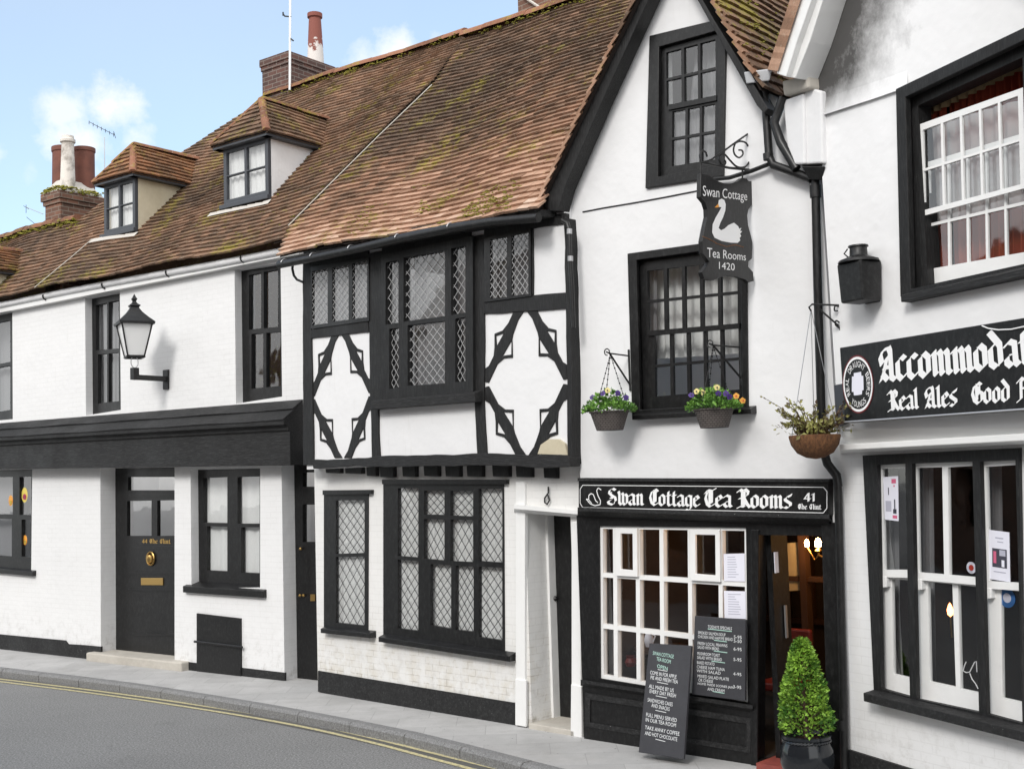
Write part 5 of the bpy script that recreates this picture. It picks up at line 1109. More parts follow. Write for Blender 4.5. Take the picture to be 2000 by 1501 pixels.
out_ = [(105, 500), (140, 503), (175, 515), (225, 553), (290, 578), (345, 580), (400, 566), (440, 535), (478, 540), (495, 560), (520, 560), (521, 752), (494, 790), (483, 840), (490, 920), (508, 985), (525, 1060), (521, 1190), (492, 1215), (490, 1255), (530, 1300), (536, 1372), (492, 1386), (470, 1362), (400, 1338), (330, 1328), (265, 1342), (208, 1366), (130, 1355), (112, 1300), (150, 1255), (172, 1215), (120, 1150), (115, 1050), (132, 960), (157, 850), (155, 790), (138, 735), (100, 690)]
mb = MB(); mb.prism([G.uz(*z7(*p)) for p in out_], [], -.02, .02); mb.build('board', 'black_paint', sb_, bevel=.003)
def flat(pts, off, mat, name, par, mb=None):
    m2 = mb or MB(); m2.poly([(*[G.uz(*z7(*p), off)[0]], -off, G.uz(*z7(*p), off)[1]) for p in pts])
    return m2 if mb else m2.build(name, mat, par)
swan = [(262, 742), (266, 712), (290, 700), (312, 712), (323, 745), (320, 795), (302, 850), (278, 900), (265, 940), (285, 957), (312, 945), (345, 915), (390, 896), (425, 925), (432, 945), (450, 938), (440, 962), (457, 965), (440, 985), (449, 1005), (436, 1020), (441, 1040), (420, 1060), (360, 1058), (290, 1045), (232, 1018), (212, 975), (216, 910), (240, 855), (272, 800), (288, 770), (270, 768)]
flat(swan, .0225, 'paint_white', 'swan', sb_); flat([(232, 772), (262, 742), (270, 768), (258, 772)], .023, 'orange', 'beak', sb_)
mb = MB(); 
for zz_ in ([(130, 1005), (190, 1030), (250, 1062)], [(240, 1062), (330, 1090), (400, 1075), (470, 1095)]):
    pp = [G.loc(*z7(*p), .022) for p in zz_]
    for a, b in zip(pp[:-1], pp[1:]): mb.bar((a.x, a.z), (b.x, b.z), .008, .001, -.0222)
mb.build('ripple', 'coir', sb_)
mb = MB(); z7q = lambda *p: [z7(*x) for x in p]
textmesh(mb, 'Swan Cottage', onplane(G, z7q((137, 592), (498, 645), (498, 738), (137, 705)), .0225)); mb.build('lettering', 'paint_white', sb_); mb = MB(); textmesh(mb, 'Tea Rooms', onplane(G, z7q((172, 1098), (487, 1143), (487, 1204), (172, 1176)), .0225)); mb.build('lettering', 'paint_white', sb_); mb = MB(); textmesh(mb, '1420', onplane(G, z7q((268, 1213), (396, 1228), (396, 1286), (268, 1272)), .0225)); mb.build('lettering', 'paint_white', sb_)
mb = MB()
for p in ((120, 450), (458, 500)): mb.tube(g7([(p[0], p[1]-40), (p[0], p[1]+70)]), .008, 5)
mb.build('hanger', 'black_iron', sb_)
# hanging baskets ---------------------------------------------------------------
def pansies(mb_l, c, rx, rz_, n, size):
    pts = []
    for i in range(n):
        q_ = rnd.random()*6.283; e = rnd.random(); rr = rx*math.sqrt(e)*(1+.1*math.sin(q_*5)); pts.append((c+Vector((rr*math.cos(q_), rr*math.sin(q_), rz_*(1-e)*rnd.uniform(.2, 1.1)-.25*rz_*e*rnd.random())), Vector((math.cos(q_)*.7, math.sin(q_)*.7, .6))))
    leaves(mb_l, pts, size, .6)
def flower(par, c, r, mat, eye):
    mb = MB(); d = (O-Vector((F.pt(c.x, c.z, -c.y)))).normalized(); dl = Vector((d.dot(F.t), -d.dot(F.n), d.z)); dl = (dl+Vector((rnd.gauss(0, .25), rnd.gauss(0, .25), rnd.gauss(0, .2)))).normalized(); s_ = dl.cross(Vector((0, 0, 1))).normalized(); u_ = s_.cross(dl)
    for k in range(5):
        a = 6.283*k/5+.3; ce = c+(s_*math.cos(a)+u_*math.sin(a))*r*.5; mb.poly([ce+(s_*math.cos(t)+u_*math.sin(t))*r*.55+dl*(.003*k) for t in [6.283*j/8 for j in range(8)]])
    o = mb.build('flower', mat, par, recalc=False)
    mb = MB(); mb.poly([c+(s_*math.cos(t)+u_*math.sin(t))*r*.28+dl*.02 for t in [6.283*j/8 for j in range(8)]]); mb.build('flower_eye', eye, o, recalc=False)
def basket(label, cx, top, bot, w0, w1, off, hook, wallhook, blooms, label_br):
    c = F.loc(cx, top, off); wp = F.pt(c.x, c.z, -c.y); k = ((wp-O).dot(FW))/FPX; zb_ = F.loc(cx, bot, off).z
    t_ = thing('hanging_basket', label, 'hanging basket', F, Vector((c.x, c.y, zb_)), 'pansy baskets under the first floor window')
    r0, r1 = w0/2*k, w1/2*k; h = c.z-zb_
    mb = MB(); mb.lathe(Vector((c.x, c.y, zb_)), [(0, 0), (r1, 0), (r1*1.03, .01), (r0*.97, h*.9), (r0*1.04, h*.93), (r0*1.04, h), (r0*.93, h), (r0*.9, h*.85), (0, h*.85)], 28); mb.build('bowl', 'basket', t_, smooth=True)
    hk = F.loc(*hook, off); mb = MB()
    for a in (.4, 2.5, 4.6):
        e = c+Vector((r0*math.cos(a), r0*math.sin(a), 0)); n = 22
        for i in range(n):
            f0, f1 = i/n, (i+.8)/n; mb.tube([hk.lerp(e, f0), hk.lerp(e, f1)], .006 if i % 2 else .0035, 4)
    mb.build('chain', 'black_iron', t_)
    ml = MB(); pansies(ml, c+Vector((0, 0, .02)), r0*1.28, .16, 950, .036); ml.build('foliage', 'leaf', t_, recalc=False)
    for x, y, m_, e_ in blooms:
        p = F.loc(x, y, off+r0*.6); flower(t_, p, .026, m_, e_)
    wl = F.loc(*wallhook, .0); b_ = thing('basket_bracket', label_br, 'bracket', F, wl, 'basket brackets on the tea room wall')
    mb = MB(); mb.tube([hk+Vector((-.0, -.06, .02)), hk+Vector((0, 0, .01)), Vector((wl.x, -.0, hk.z+.0))], .008, 6); mb.tube([hk+Vector((0, -.02, .02)), Vector((wl.x, 0, hk.z-.28))], .009, 6); mb.tube([Vector((wl.x, -.005, hk.z-.33)), Vector((wl.x, -.005, hk.z+.06))], .011, 6); mb.build('arm', 'black_iron', b_)
    mb = MB(); mb.tube([hk+Vector((.03*math.cos(a), -.05, .02+.03*math.sin(a))) for a in [i*.6 for i in range(9)]], .006, 5); mb.build('hook', 'black_iron', b_)
basket('woven basket of small dark pansies hanging left of the first floor window', 1190, 803, 840, 76, 52, .27, (1192, 692), (1229, 694), [(1187, 762, 'petal_yellow', 'ink'), (1157, 776, 'petal_purple', 'ink'), (1178, 768, 'petal_purple', 'ink'), (1223, 776, 'petal_purple', 'ink'), (1207, 767, 'petal_purple', 'ink')], 'thin iron bracket holding the darker pansy basket')
basket('woven basket of yellow and purple pansies hanging in front of the window sill', 1394, 798, 835, 78, 55, .3, (1393, 676), (1446, 672), [(1361, 764, 'petal_yellow', 'ink'), (1372, 766, 'petal_yellow', 'ink'), (1400, 756, 'petal_yellow', 'ink'), (1403, 768, 'petal_purple', 'ink'), (1425, 774, 'petal_purple', 'ink'), (1418, 768, 'petal_purple', 'ink'), (1438, 773, 'petal_orange', 'red'), (1450, 782, 'petal_orange', 'red'), (1350, 772, 'petal_purple', 'ink')], 'thin iron bracket holding the yellow pansy basket')
# downpipes ---------------------------------------------------------------------
dp = thing('drainpipe', 'black drainpipe with hopper in the corner between the tea room and the pub', 'drainpipe', F, F.loc(1640, 1500, .08))
fl = lambda pts, off: [F.loc(*p, off) for p in pts]
mb = MB(); mb.tube(fl([(1492, 150), (1497, 230), (1502, 305), (1510, 322), (1560, 340), (1585, 350)], .1), .036, 12); mb.tube(fl([(1500, 300), (1501, 312)], .1), .045, 12); mb.build('upper_pipe', 'black_paint', dp, smooth=True)
mb = MB(); mb.tube(fl([(1530, 190), (1512, 240), (1525, 278), (1556, 330)], .14), .04, 12); mb.build('branch_pipe', 'black_paint', dp, smooth=True)
mb = MB(); mb.tube(fl([(1592, 345), (1593, 372), (1597, 560), (1604, 800), (1606, 872), (1616, 905), (1634, 928), (1637, 950)], .09), .037, 12); mb.tube(fl([(1592, 362), (1593, 386)], .09), .047, 12); mb.tube(fl([(1634, 925), (1637, 960), (1647, 1350), (1650, 1520)], .09), .034, 12); mb.tube(fl([(1644, 1405), (1646, 1425)], .09), .045, 12); mb.build('down_pipe', 'black_paint', dp, smooth=True)
mb = MB(); loft(mb, [F.loc(1566, 325, .03), F.loc(1612, 325, .03), F.loc(1606, 352, .03), F.loc(1580, 350, .03)], [F.loc(1566, 325, .2), F.loc(1612, 325, .2), F.loc(1606, 352, .16), F.loc(1580, 350, .16)]); mb.build('hopper', 'black_iron', dp, bevel=.006)
mb = MB(); mb.tube(fl([(1503, 320), (1470, 333), (1425, 347), (1395, 350)], .06), .02, 8); mb.build('waste_pipe', 'black_iron', dp, smooth=True)
mb = MB(); loft(mb, [F.loc(1453, 141, .02), F.loc(1508, 134, .02), F.loc(1503, 158, .02), F.loc(1458, 164, .02)], [F.loc(1453, 141, .24), F.loc(1508, 134, .24), F.loc(1503, 158, .22), F.loc(1458, 164, .22)]); mb.build('lead_trough', 'lead_sheet', dp, bevel=.01)
d3 = thing('drainpipe', 'thin black drainpipe against the right corner post of the timbered house', 'drainpipe', B, B.loc(1122, 880, JO+.05))
mb = MB(); mb.tube([B.loc(*p, JO+.07) for p in ((1098, 430), (1108, 436), (1112, 450), (1113, 500), (1117, 560), (1120, 640))], .022, 10); mb.build('pipe', 'black_paint', d3, smooth=True)
mb = MB()
for p in ((1112, 452), (1114, 505)): mb = MB(); mb.tube([B.loc(p[0], p[1]-5, JO+.07), B.loc(p[0], p[1]+5, JO+.07)], .027, 10); mb.build('collar', 'metal_pale', d3)
# ================================================================== D: pub on the right
F = D
rd = thing('pub', 'white pub with black framed bar windows and raised sash window', 'pub', F, (0, 0, 0))
UO = .12
hUp = [(1752, 178), (2018, 50), (2030, 522), (1761, 576)]; hSh = [(1690, 889), (1996, 874), (2004, 1424), (1712, 1350)]
wl, wtop = 0, zpx(F, 1700, 850)
mb = MB(); mb.prism([(0, -.05), (5, -.05), (5, wtop), (0, wtop)], [uzs(F, hSh, 0)], -.3, 0); mb.build('wall', 'white_brick', rd)
# sooty render: the stain runs beside the verge
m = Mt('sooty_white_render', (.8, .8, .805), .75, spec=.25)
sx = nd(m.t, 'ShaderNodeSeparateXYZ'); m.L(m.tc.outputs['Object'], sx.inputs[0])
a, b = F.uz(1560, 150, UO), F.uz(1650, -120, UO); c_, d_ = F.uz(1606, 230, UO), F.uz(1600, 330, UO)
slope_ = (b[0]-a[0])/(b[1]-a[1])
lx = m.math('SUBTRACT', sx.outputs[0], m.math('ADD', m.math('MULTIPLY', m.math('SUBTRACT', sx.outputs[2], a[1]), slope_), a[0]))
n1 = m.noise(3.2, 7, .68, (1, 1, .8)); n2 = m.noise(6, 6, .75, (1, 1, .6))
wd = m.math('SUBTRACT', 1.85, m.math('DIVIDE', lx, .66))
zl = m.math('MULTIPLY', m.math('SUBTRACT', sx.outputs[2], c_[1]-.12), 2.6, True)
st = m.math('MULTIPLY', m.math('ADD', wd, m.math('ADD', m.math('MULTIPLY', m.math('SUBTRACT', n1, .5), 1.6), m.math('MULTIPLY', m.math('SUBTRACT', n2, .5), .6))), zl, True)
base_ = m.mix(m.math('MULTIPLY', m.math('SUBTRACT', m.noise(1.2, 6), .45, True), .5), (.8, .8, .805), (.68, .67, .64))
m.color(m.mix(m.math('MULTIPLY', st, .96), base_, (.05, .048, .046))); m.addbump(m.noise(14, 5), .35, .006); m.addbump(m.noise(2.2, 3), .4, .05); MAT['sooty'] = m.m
pu = [(1638, 838), (1606, 345), (1606, 230), (1572, 150), (1642, -100), (1720, -320), (2250, -420), (2250, 830)]
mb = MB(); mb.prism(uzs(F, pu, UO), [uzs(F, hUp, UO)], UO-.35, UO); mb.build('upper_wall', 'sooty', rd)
mb = MB(); mb.box((4.8, .31, -.05), (5, 6, 7)); mb.build('side_wall', 'white_render', rd); mb = MB(); mb.box((0, 6, -.05), (5, 6.2, 7)); mb.build('rear_wall', 'white_render', rd)
mb = MB(); mb.box((-.02, .5, 0), (.1, 6, 5.8)); mb.box((.1, .3, 6.3), (4.8, 2.6, 6.35)); mb.build('side_wall', 'white_render', rd)
mb = MB(); mb.box((.105, .36, 0), (.13, 2.6, 6.2)); mb.box((.1, 2.6, 0), (4.8, 2.7, 6.2)); mb.box((.1, .3, 2.75), (4.8, 2.6, 2.85)); mb.box((.1, .3, 0), (4.8, 2.6, .05)); mb.build('room_wall', 'interior', rd)
# projecting render edge
mb = MB(); e = [(1604, 226), (1650, 211), (1700, 195), (1772, 170)]
for p, r_ in zip(e[:-1], e[1:]): loft(mb, [F.loc(*p, UO-.01), F.loc(*p, UO+.025), F.loc(p[0], p[1]-45, UO-.01)], [F.loc(*r_, UO-.01), F.loc(*r_, UO+.025), F.loc(r_[0], r_[1]-45, UO-.01)])
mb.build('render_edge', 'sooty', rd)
# verge: boxed white bargeboard, kneeler, soffit
v1_ = [(1517, 144), (1533, 66), (1553, 0), (1650, -318), (1690, -318), (1585, 0), (1556, 82), (1535, 150)]; v2_ = [(1535, 150), (1556, 82), (1585, 0), (1690, -318), (1712, -318), (1607, 0), (1581, 82), (1553, 153)]
mb = MB(); plate(F, v1_, [], .42, .1, mb); mb.build('bargeboard', 'white_wood', rd, bevel=.006); mb = MB(); plate(F, v2_, [], .36, .24, mb); mb.build('bargeboard', 'white_wood', rd, bevel=.006)
mb = MB()
for k in range(40):
    f0 = k/40; p = lerp((1499, 136), (1645, -318), f0); p2 = lerp((1499, 136), (1645, -318), f0+.027); cc_ = rnd.random()
    n0 = len(mb.f); loft(mb, [F.loc(p[0], p[1], .4), F.loc(p[0]+20, p[1]+3, .44), F.loc(p[0]+20, p[1]+3, .2), F.loc(p[0], p[1], .1)], [F.loc(p2[0], p2[1], .4), F.loc(p2[0]+20, p2[1]+3, .44), F.loc(p2[0]+20, p2[1]+3, .2), F.loc(p2[0], p2[1], .1)])
    for i in range(n0, len(mb.f)): mb.tint[i] = (cc_, cc_, 0)
mb.build('verge_tiles', 'tile_orange', rd)
a_, b_ = F.loc(1499, 136, .4), F.loc(1645, -318, .4); mb = MB(); mb.poly([a_, b_, b_+Vector((0, 6, 0)), a_+Vector((0, 6, 0))]); b2_ = b_+Vector((4.5, 0, -4.5)); mb.poly([b_, b2_, b2_+Vector((0, 6, 0)), b_+Vector((0, 6, 0))]); mb.build('roof', 'tile_brown', rd)
mb = plate(F, [(1529, 196), (1569, 182), (1571, 320), (1540, 322)], [], .2, .4); mb.build('corner_pier', 'white_render', rd, bevel=.015); mb = plate(F, [(1570, 168), (1604, 178), (1606, 318), (1572, 321)], [], .17, .3); mb.build('corner_pier', 'white_render', rd, bevel=.015)
mb = plate(F, [(1526, 158), (1577, 146), (1579, 172), (1556, 180), (1530, 188)], [], .24, .4); mb.build('kneeler', 'stone', rd, bevel=.02)
# upstairs sash
mb = MB(); mb.prism(uzs(F, hUp, UO), [uzs(F, [(1793, 206), (1997, 112), (2006, 514), (1813, 556)], UO-.06)], UO-.2, UO-.06); wu = mb.build('window', 'black_timber', rd); wu['label'] = 'large sash window with white sashes and its upper sash lowered'
mb = MB(); mb.prism(uzs(F, [(1749, 174), (2022, 43), (2034, 528), (1758, 580)], UO+.03), [uzs(F, [(1768, 190), (2002, 78), (2012, 520), (1778, 564)], UO+.03)], UO-.03, UO+.03); mb.build('architrave', 'black_timber', wu, bevel=.006)
Lq = cells([(1802, 254), (1988, 187), (1993, 360), (1806, 410)], 5, 2, .024, .03)
mb = MB(); mb.prism(uzs(F, [(1793, 244), (1998, 171), (2003, 367), (1801, 422)], UO-.07), [uzs(F, l, UO-.07) for l in Lq], UO-.09, UO-.07); us_ = mb.build('sash', 'white_wood', wu); panes(F, Lq, UO-.085, wu)
Lq = cells([(1815, 330), (1998, 275), (2002, 492), (1817, 525)], 5, [0, .56, 1], .024, .03)
mb = MB(); mb.prism(uzs(F, [(1806, 318), (2006, 258), (2010, 514), (1813, 556)], UO-.13), [uzs(F, l, UO-.13) for l in Lq], UO-.15, UO-.13); mb.build('sash', 'white_wood', wu); panes(F, Lq, UO-.145, wu)
curtain(F, [(1790, 185), (1845, 160), (1850, 560), (1795, 570)], UO-.3, wu, 'red_curtain', 4, .03); curtain(F, [(1800, 250), (2010, 190), (2015, 400), (1805, 440)], UO-.2, wu, 'sheer', 9, .02); curtain(F, [(1855, 160), (2010, 90), (2015, 540), (1870, 565)], UO-.34, wu, 'red_curtain', 11, .03)
curtain(F, [(1790, 165), (2010, 60), (2010, 130), (1800, 232)], UO-.26, wu, 'cream', 12, .02)
ledge(F, (1759, 577), (2036, 517), .05, UO-.05, UO+.1, wu, 'black_timber_h')
# bar window
b1 = [(1722, 915), (1776, 913), (1779, 1112), (1727, 1112)]; b2a = [(1790, 913), (1840, 912), (1844, 1121), (1794, 1117)]; b2b = [(1851, 912), (1906, 909), (1911, 1127), (1854, 1122)]; b3 = [(1926, 911), (1990, 907), (2000, 1138), (1932, 1134)]
fr = [[(1713, 908), (1768, 905), (1777, 1360), (1721, 1344)], [(1781, 905), (1899, 901), (1912, 1390), (1790, 1364)], [(1914, 901), (1983, 898), (1997, 1412), (1927, 1393)]]
mb = MB(); mb.prism(uzs(F, hSh, 0), [uzs(F, f, .03) for f in fr], -.01, .03); bw = mb.build('window', 'black_timber', rd, bevel=.004); bw['label'] = 'three bay bar window with white sashes between black posts'
ext_ = lambda qd, k: [(qd[0][0]-3, qd[0][1]-4), (qd[1][0]+k, qd[1][1]-4), (qd[2][0]+k, qd[2][1]+4), (qd[3][0]-3, qd[3][1]+4)]
for fq, ups, lws in ((fr[0], [b1], [[(1742, 1130), (1780, 1133), (1782, 1324), (1745, 1315)]]), (fr[1], [b2a, b2b], [[(1812, 1135), (1860, 1140), (1867, 1341), (1816, 1330)], [(1871, 1141), (1914, 1146), (1916, 1353), (1876, 1344)]]), (fr[2], [b3], [[(1955, 1150), (2000, 1155), (2003, 1372), (1958, 1362)]])):
    top = [(fq[0][0]-4, fq[0][1]-6), (fq[1][0]+14, fq[1][1]-6), (ups[-1][2][0]+10, ups[-1][2][1]+16), (fq[0][0]+4, ups[0][3][1]+14)]
    mb = MB(); mb.prism(uzs(F, top, -.014), [uzs(F, l, -.014) for l in ups], -.045, -.014); s1_ = mb.build('sash', 'white_wood', bw); panes(F, ups, -.03, bw)
    lo = [(fq[3][0]-2, ups[0][3][1]+6), (lws[-1][1][0]+12, ups[-1][2][1]+10), (fq[2][0]+14, fq[2][1]+10), (fq[3][0]-2, fq[3][1]+4)]
    mb = MB(); mb.prism(uzs(F, lo, -.06), [uzs(F, l, -.06) for l in lws], -.09, -.06); mb.build('sash', 'white_wood', bw); panes(F, lws, -.075, bw)
    hx = (fq[0][0]*.35+fq[3][0]*.65); mb = plate(F, [(hx-1, ups[0][3][1]+12), (hx+13, ups[0][3][1]+13), (hx+13, ups[0][3][1]+34), (hx, ups[0][3][1]+36)], [], -.01, .06); mb.build('sash_horn', 'white_wood', bw, bevel=.006)
curtain(F, [(1724, 905), (1752, 905), (1756, 1330), (1728, 1330)], -.25, bw, 'net_grey', 4, .02); curtain(F, [(1795, 905), (1822, 903), (1826, 1340), (1800, 1340)], -.25, bw, 'net_grey', 4, .02); curtain(F, [(1930, 903), (1955, 900), (1960, 1350), (1936, 1350)], -.25, bw, 'net_grey', 4, .02)
ledge(F, (1686, 1352), (2012, 1432), .065, 0, .14, bw, 'black_plinth', slope=.12)
mb = MB(); loft(mb, [F.loc(1640, 866, 0), F.loc(1640, 868, .2), F.loc(1640, 879, .2), F.loc(1640, 885, .02)], [F.loc(2100, 838, 0), F.loc(2100, 840, .2), F.loc(2100, 855, .2), F.loc(2100, 862, .02)]); mb.build('cornice', 'white_wood', rd, bevel=.006)
mb = plate(F, [(1646, 822), (2100, 790), (2100, 850), (1648, 874)], [], .1, .12); mb.build('frieze', 'white_wood', rd)
mb = plate(F, [(1655, 1463), (1900, 1539), (1900, 1600), (1655, 1545)], [], .03, .05); mb.build('plinth', 'black_plinth', rd)
# pub sign
l = F.loc(1800, 815, .24); ps = thing('pub_sign', 'broad black pub sign lettered Accommodation Real Ales with round ale badge', 'sign', F, l); SO = .28
mb = plate(F, [(1640, 679), (2200, 588), (2208, 786), (1650, 826)], [], SO, .1); mb.build('board', 'black_paint', ps, bevel=.004)
mb = plate(F, [(1629, 752), (1650, 748), (1652, 826), (1634, 832)], [], .16, .2); mb.build('sign_side', 'grey_paint', ps)  # grey box standing for the side and back of the sign, no lamp
mb = MB(); mb.tube([F.loc(x, y, SO+.005) for x, y in ((1650, 824), (2208, 784))], .008, 5); mb.build('trim', 'metal_pale', ps)
mb = MB(); so_ = SO+.0035
word('Accommodation', [(1714, 680), (2092, 623), (2100, 700), (1717, 746)], so_, 1.2, ps); word('Real', [(1733, 763), (1793, 757), (1795, 797), (1735, 802)], so_, 1.1, ps); word('Ales', [(1804, 756), (1869, 749), (1870, 792), (1806, 797)], so_, 1.1, ps); word('Good', [(1895, 748), (1973, 739), (1974, 783), (1897, 789)], so_, 1.1, ps); word('Food', [(1984, 738), (2060, 729), (2061, 776), (1986, 783)], so_, 1.1, ps)
cz = F.loc(1675.5, 750, so_); ru = (F.uz(1704.5, 747, so_)[0]-F.uz(1647.5, 753, so_)[0])/2; rz_ = (F.uz(1676, 696, so_)[1]-F.uz(1676, 804, so_)[1])/2
ell = lambda k, a, y: (cz.x+ru*k*math.cos(a), y, cz.z+rz_*k*math.sin(a))
bd = None
mb = MB(); N_ = 40
mb.poly([ell(.93, 6.283*i/N_, -so_) for i in range(N_)]); bd = mb.build('ale_badge', 'black_paint', ps)
mb = MB()
for i in range(N_): a0, a1 = 6.283*i/N_, 6.283*(i+1)/N_; mb.poly([ell(.91, a0, -so_-.001), ell(1, a0, -so_-.001), ell(1, a1, -so_-.001), ell(.91, a1, -so_-.001)])
mb.build('badge_ring', 'paint_white', bd)
mb = MB()
for i in range(N_): a0, a1 = 6.283*i/N_, 6.283*(i+1)/N_; mb.poly([ell(1.0, a0, -so_-.0005), ell(1.06, a0, -so_-.0005), ell(1.06, a1, -so_-.0005), ell(1.0, a1, -so_-.0005)])
mb.build('badge_edge', 'maroon', bd)
mb = MB()
def arctext(s, a0, a1, k0, k1, flip=False):
    for i, chx in enumerate(s):
        if chx == ' ': continue
        f0, f1 = (i+.08)/len(s), (i+.92)/len(s)
        def mp_(s_, t_):
            a = a0+(a1-a0)*(f0+(f1-f0)*s_); k = k0+(k1-k0)*t_; return ell(k, a, -so_-.0015)
        textmesh(mb, chx, mp_)
R_ = math.radians
arctext('REAL DRAUGHT BEERS', R_(212), R_(-38), .84, .62); arctext('YOUNGS', R_(230), R_(310), .62, .84)
mb.build('badge_lettering', 'paint_white', bd)
mb = MB(); zk = lambda x, y: (1640+x/9.383, 660+y/9.383)
mb.poly([(F.uz(*zk(*p), so_)[0], -so_-.002, F.uz(*zk(*p), so_)[1]) for p in ((262, 640), (320, 632), (395, 615), (402, 690), (436, 690), (442, 950), (415, 960), (410, 1030), (330, 1045), (265, 1050), (258, 985), (225, 985), (228, 700), (262, 705))]); mb.build('badge_mug', 'paper', bd)
mb = MB(); mb.tube([F.loc(x, y, SO+.01) for x, y in ((1918, 636), (1930, 641), (1950, 644), (1975, 643), (2003, 637))], .005, 5); o = mb.build('cable', 'paint_white', None, F); tag(o, 'short white cable drooping over the top of the pub sign', 'cable')
# black ship-style lantern body on the pub wall
cl_ = F.loc(1682, 590, .25); k_ = ((F.pt(cl_.x, cl_.z, .25)-O).dot(FW))/FPX
lt_ = thing('wall_lantern', 'stubby black metal lantern with capped chimney fixed to the pub wall', 'lantern', F, cl_)
mb = MB(); w_, h_ = 32*k_, 78*k_; loft(mb, [cl_+Vector((-w_*.92, -w_*.8, .0)), cl_+Vector((w_*.92, -w_*.8, .0)), cl_+Vector((w_*.92, w_*.8, 0)), cl_+Vector((-w_*.92, w_*.8, 0))], [cl_+Vector((-w_, -w_*.9, h_)), cl_+Vector((w_, -w_*.9, h_)), cl_+Vector((w_, w_*.9, h_)), cl_+Vector((-w_, w_*.9, h_))])
mb.build('body', 'black_iron', lt_, bevel=.015)
mb = MB(); c2 = cl_+Vector((0, 0, h_)); mb.lathe(c2, [(w_*1.28, 0), (w_*1.2, .02), (w_*.62, 12*k_), (w_*.55, 15*k_), (w_*.52, 30*k_), (w_*.62, 31*k_), (w_*.6, 34*k_), (w_*.2, 36*k_), (0, 36*k_)], 14); mb.build('chimney_cap', 'black_iron', lt_, smooth=True)
mb = MB(); mb.tube([cl_+Vector((-w_*.6, -w_*.3, h_+14*k_)), cl_+Vector((-w_*.9, -w_*.3, h_+22*k_)), cl_+Vector((-w_*.6, -w_*.3, h_+30*k_))], .006, 5); mb.build('handle', 'black_iron', lt_)
mb = MB(); mb.box((cl_.x-.04, cl_.y+w_*.7, cl_.z+.05), (cl_.x+.04, -UO+.0, cl_.z+.13)); mb.box((cl_.x-.07, -UO-.02, cl_.z), (cl_.x+.07, -UO, cl_.z+.3)); mb.build('wall_bracket', 'black_iron', lt_)
# iron bracket with coir basket
ub, zb_ = F.uz(1640, 640, UO); Gp = F.perp(ub); gl_ = lambda pts: [Gp.loc(*p, 0) for p in pts]
kb_ = thing('basket_bracket', 'scrolled iron wall bracket reaching over the drainpipe beside the pub', 'bracket', Gp, Gp.loc(1640, 645, 0))
mb = MB(); mb.tube(gl_([(1640, 587), (1642, 645)]), .012, 6); mb.build('wall_bar', 'black_iron', kb_)
mb = MB(); mb.tube(gl_([(1640, 596), (1586, 594), (1580, 600), (1584, 607)]), .008, 6); mb.tube(gl_([(1638, 636), (1601, 604)]), .008, 6); mb.build('arm', 'black_iron', kb_)
mb = MB(); mb.tube(catmull(gl_([(1640, 598), (1631, 598), (1630, 606), (1636, 607)]), 4), .007, 5); mb.tube(catmull(gl_([(1639, 640), (1632, 634), (1633, 626), (1639, 629)]), 4), .007, 5); mb.build('scroll', 'black_iron', kb_)
hk = Gp.loc(1584, 604, 0); hw_ = Gp.pt(hk.x, hk.z, 0); hl = F.tolocal(hw_); offb = -hl.y
c = F.loc(1591, 850, offb); wp = F.pt(c.x, c.z, offb); k = ((wp-O).dot(FW))/FPX
cbk = thing('coir_basket', 'round coir lined hanging basket of wispy dry foliage beside the pub sign', 'hanging basket', F, c-Vector((0, 0, 46*k)))
mb = MB(); rr = 50*k; mb.lathe(c-Vector((0, 0, 46*k)), [(0, 0), (rr*.35, .012), (rr*.7, 12*k), (rr*.92, 28*k), (rr, 44*k), (rr*.98, 47*k), (rr*.9, 45*k), (0, 40*k)], 28); mb.build('bowl', 'coir', cbk, smooth=True)
mb = MB()
for a in (0.3, 2.4, 4.5): mb.tube([F.tolocal(hw_), c+Vector((rr*math.cos(a), rr*math.sin(a), 0))], .003, 4)
mb.build('chain', 'metal_pale', cbk)
mb = MB(); ml = MB(); pts = []
for i in range(60):
    q_ = rnd.random()*6.283; le = rnd.uniform(.12, .34); e = Vector((math.cos(q_)*le*rnd.uniform(.4, 1.1), math.sin(q_)*le*.8, le*rnd.uniform(.3, 1.05))); p0 = c+Vector((math.cos(q_)*rr*.4, math.sin(q_)*rr*.4, 0)); p1 = p0+e*.5+Vector((0, 0, .05)); p2 = p0+e-Vector((0, 0, .04*rnd.random()))
    mb.tube([p0, p1, p2], [.004, .003, .0015], 4)
    for j in range(11):
        f = .25+.075*j; pp_ = p0.lerp(p1, f*2) if f < .5 else p1.lerp(p2, f*2-1); pts.append((pp_, (e.normalized()+Vector((rnd.gauss(0, .5), rnd.gauss(0, .5), -.1))).normalized()))
leaves(ml, pts, .035, .5)
pts = [(c+Vector((rnd.gauss(0, rr*.45), rnd.gauss(0, rr*.45), rnd.uniform(0, .09))), Vector((rnd.gauss(0, .5), rnd.gauss(0, .5), .6))) for i in range(240)]
leaves(ml, pts, .04, .6); ml.build('foliage', 'leaf_dry', cbk, recalc=False); mb.build('stem', 'wood', cbk)
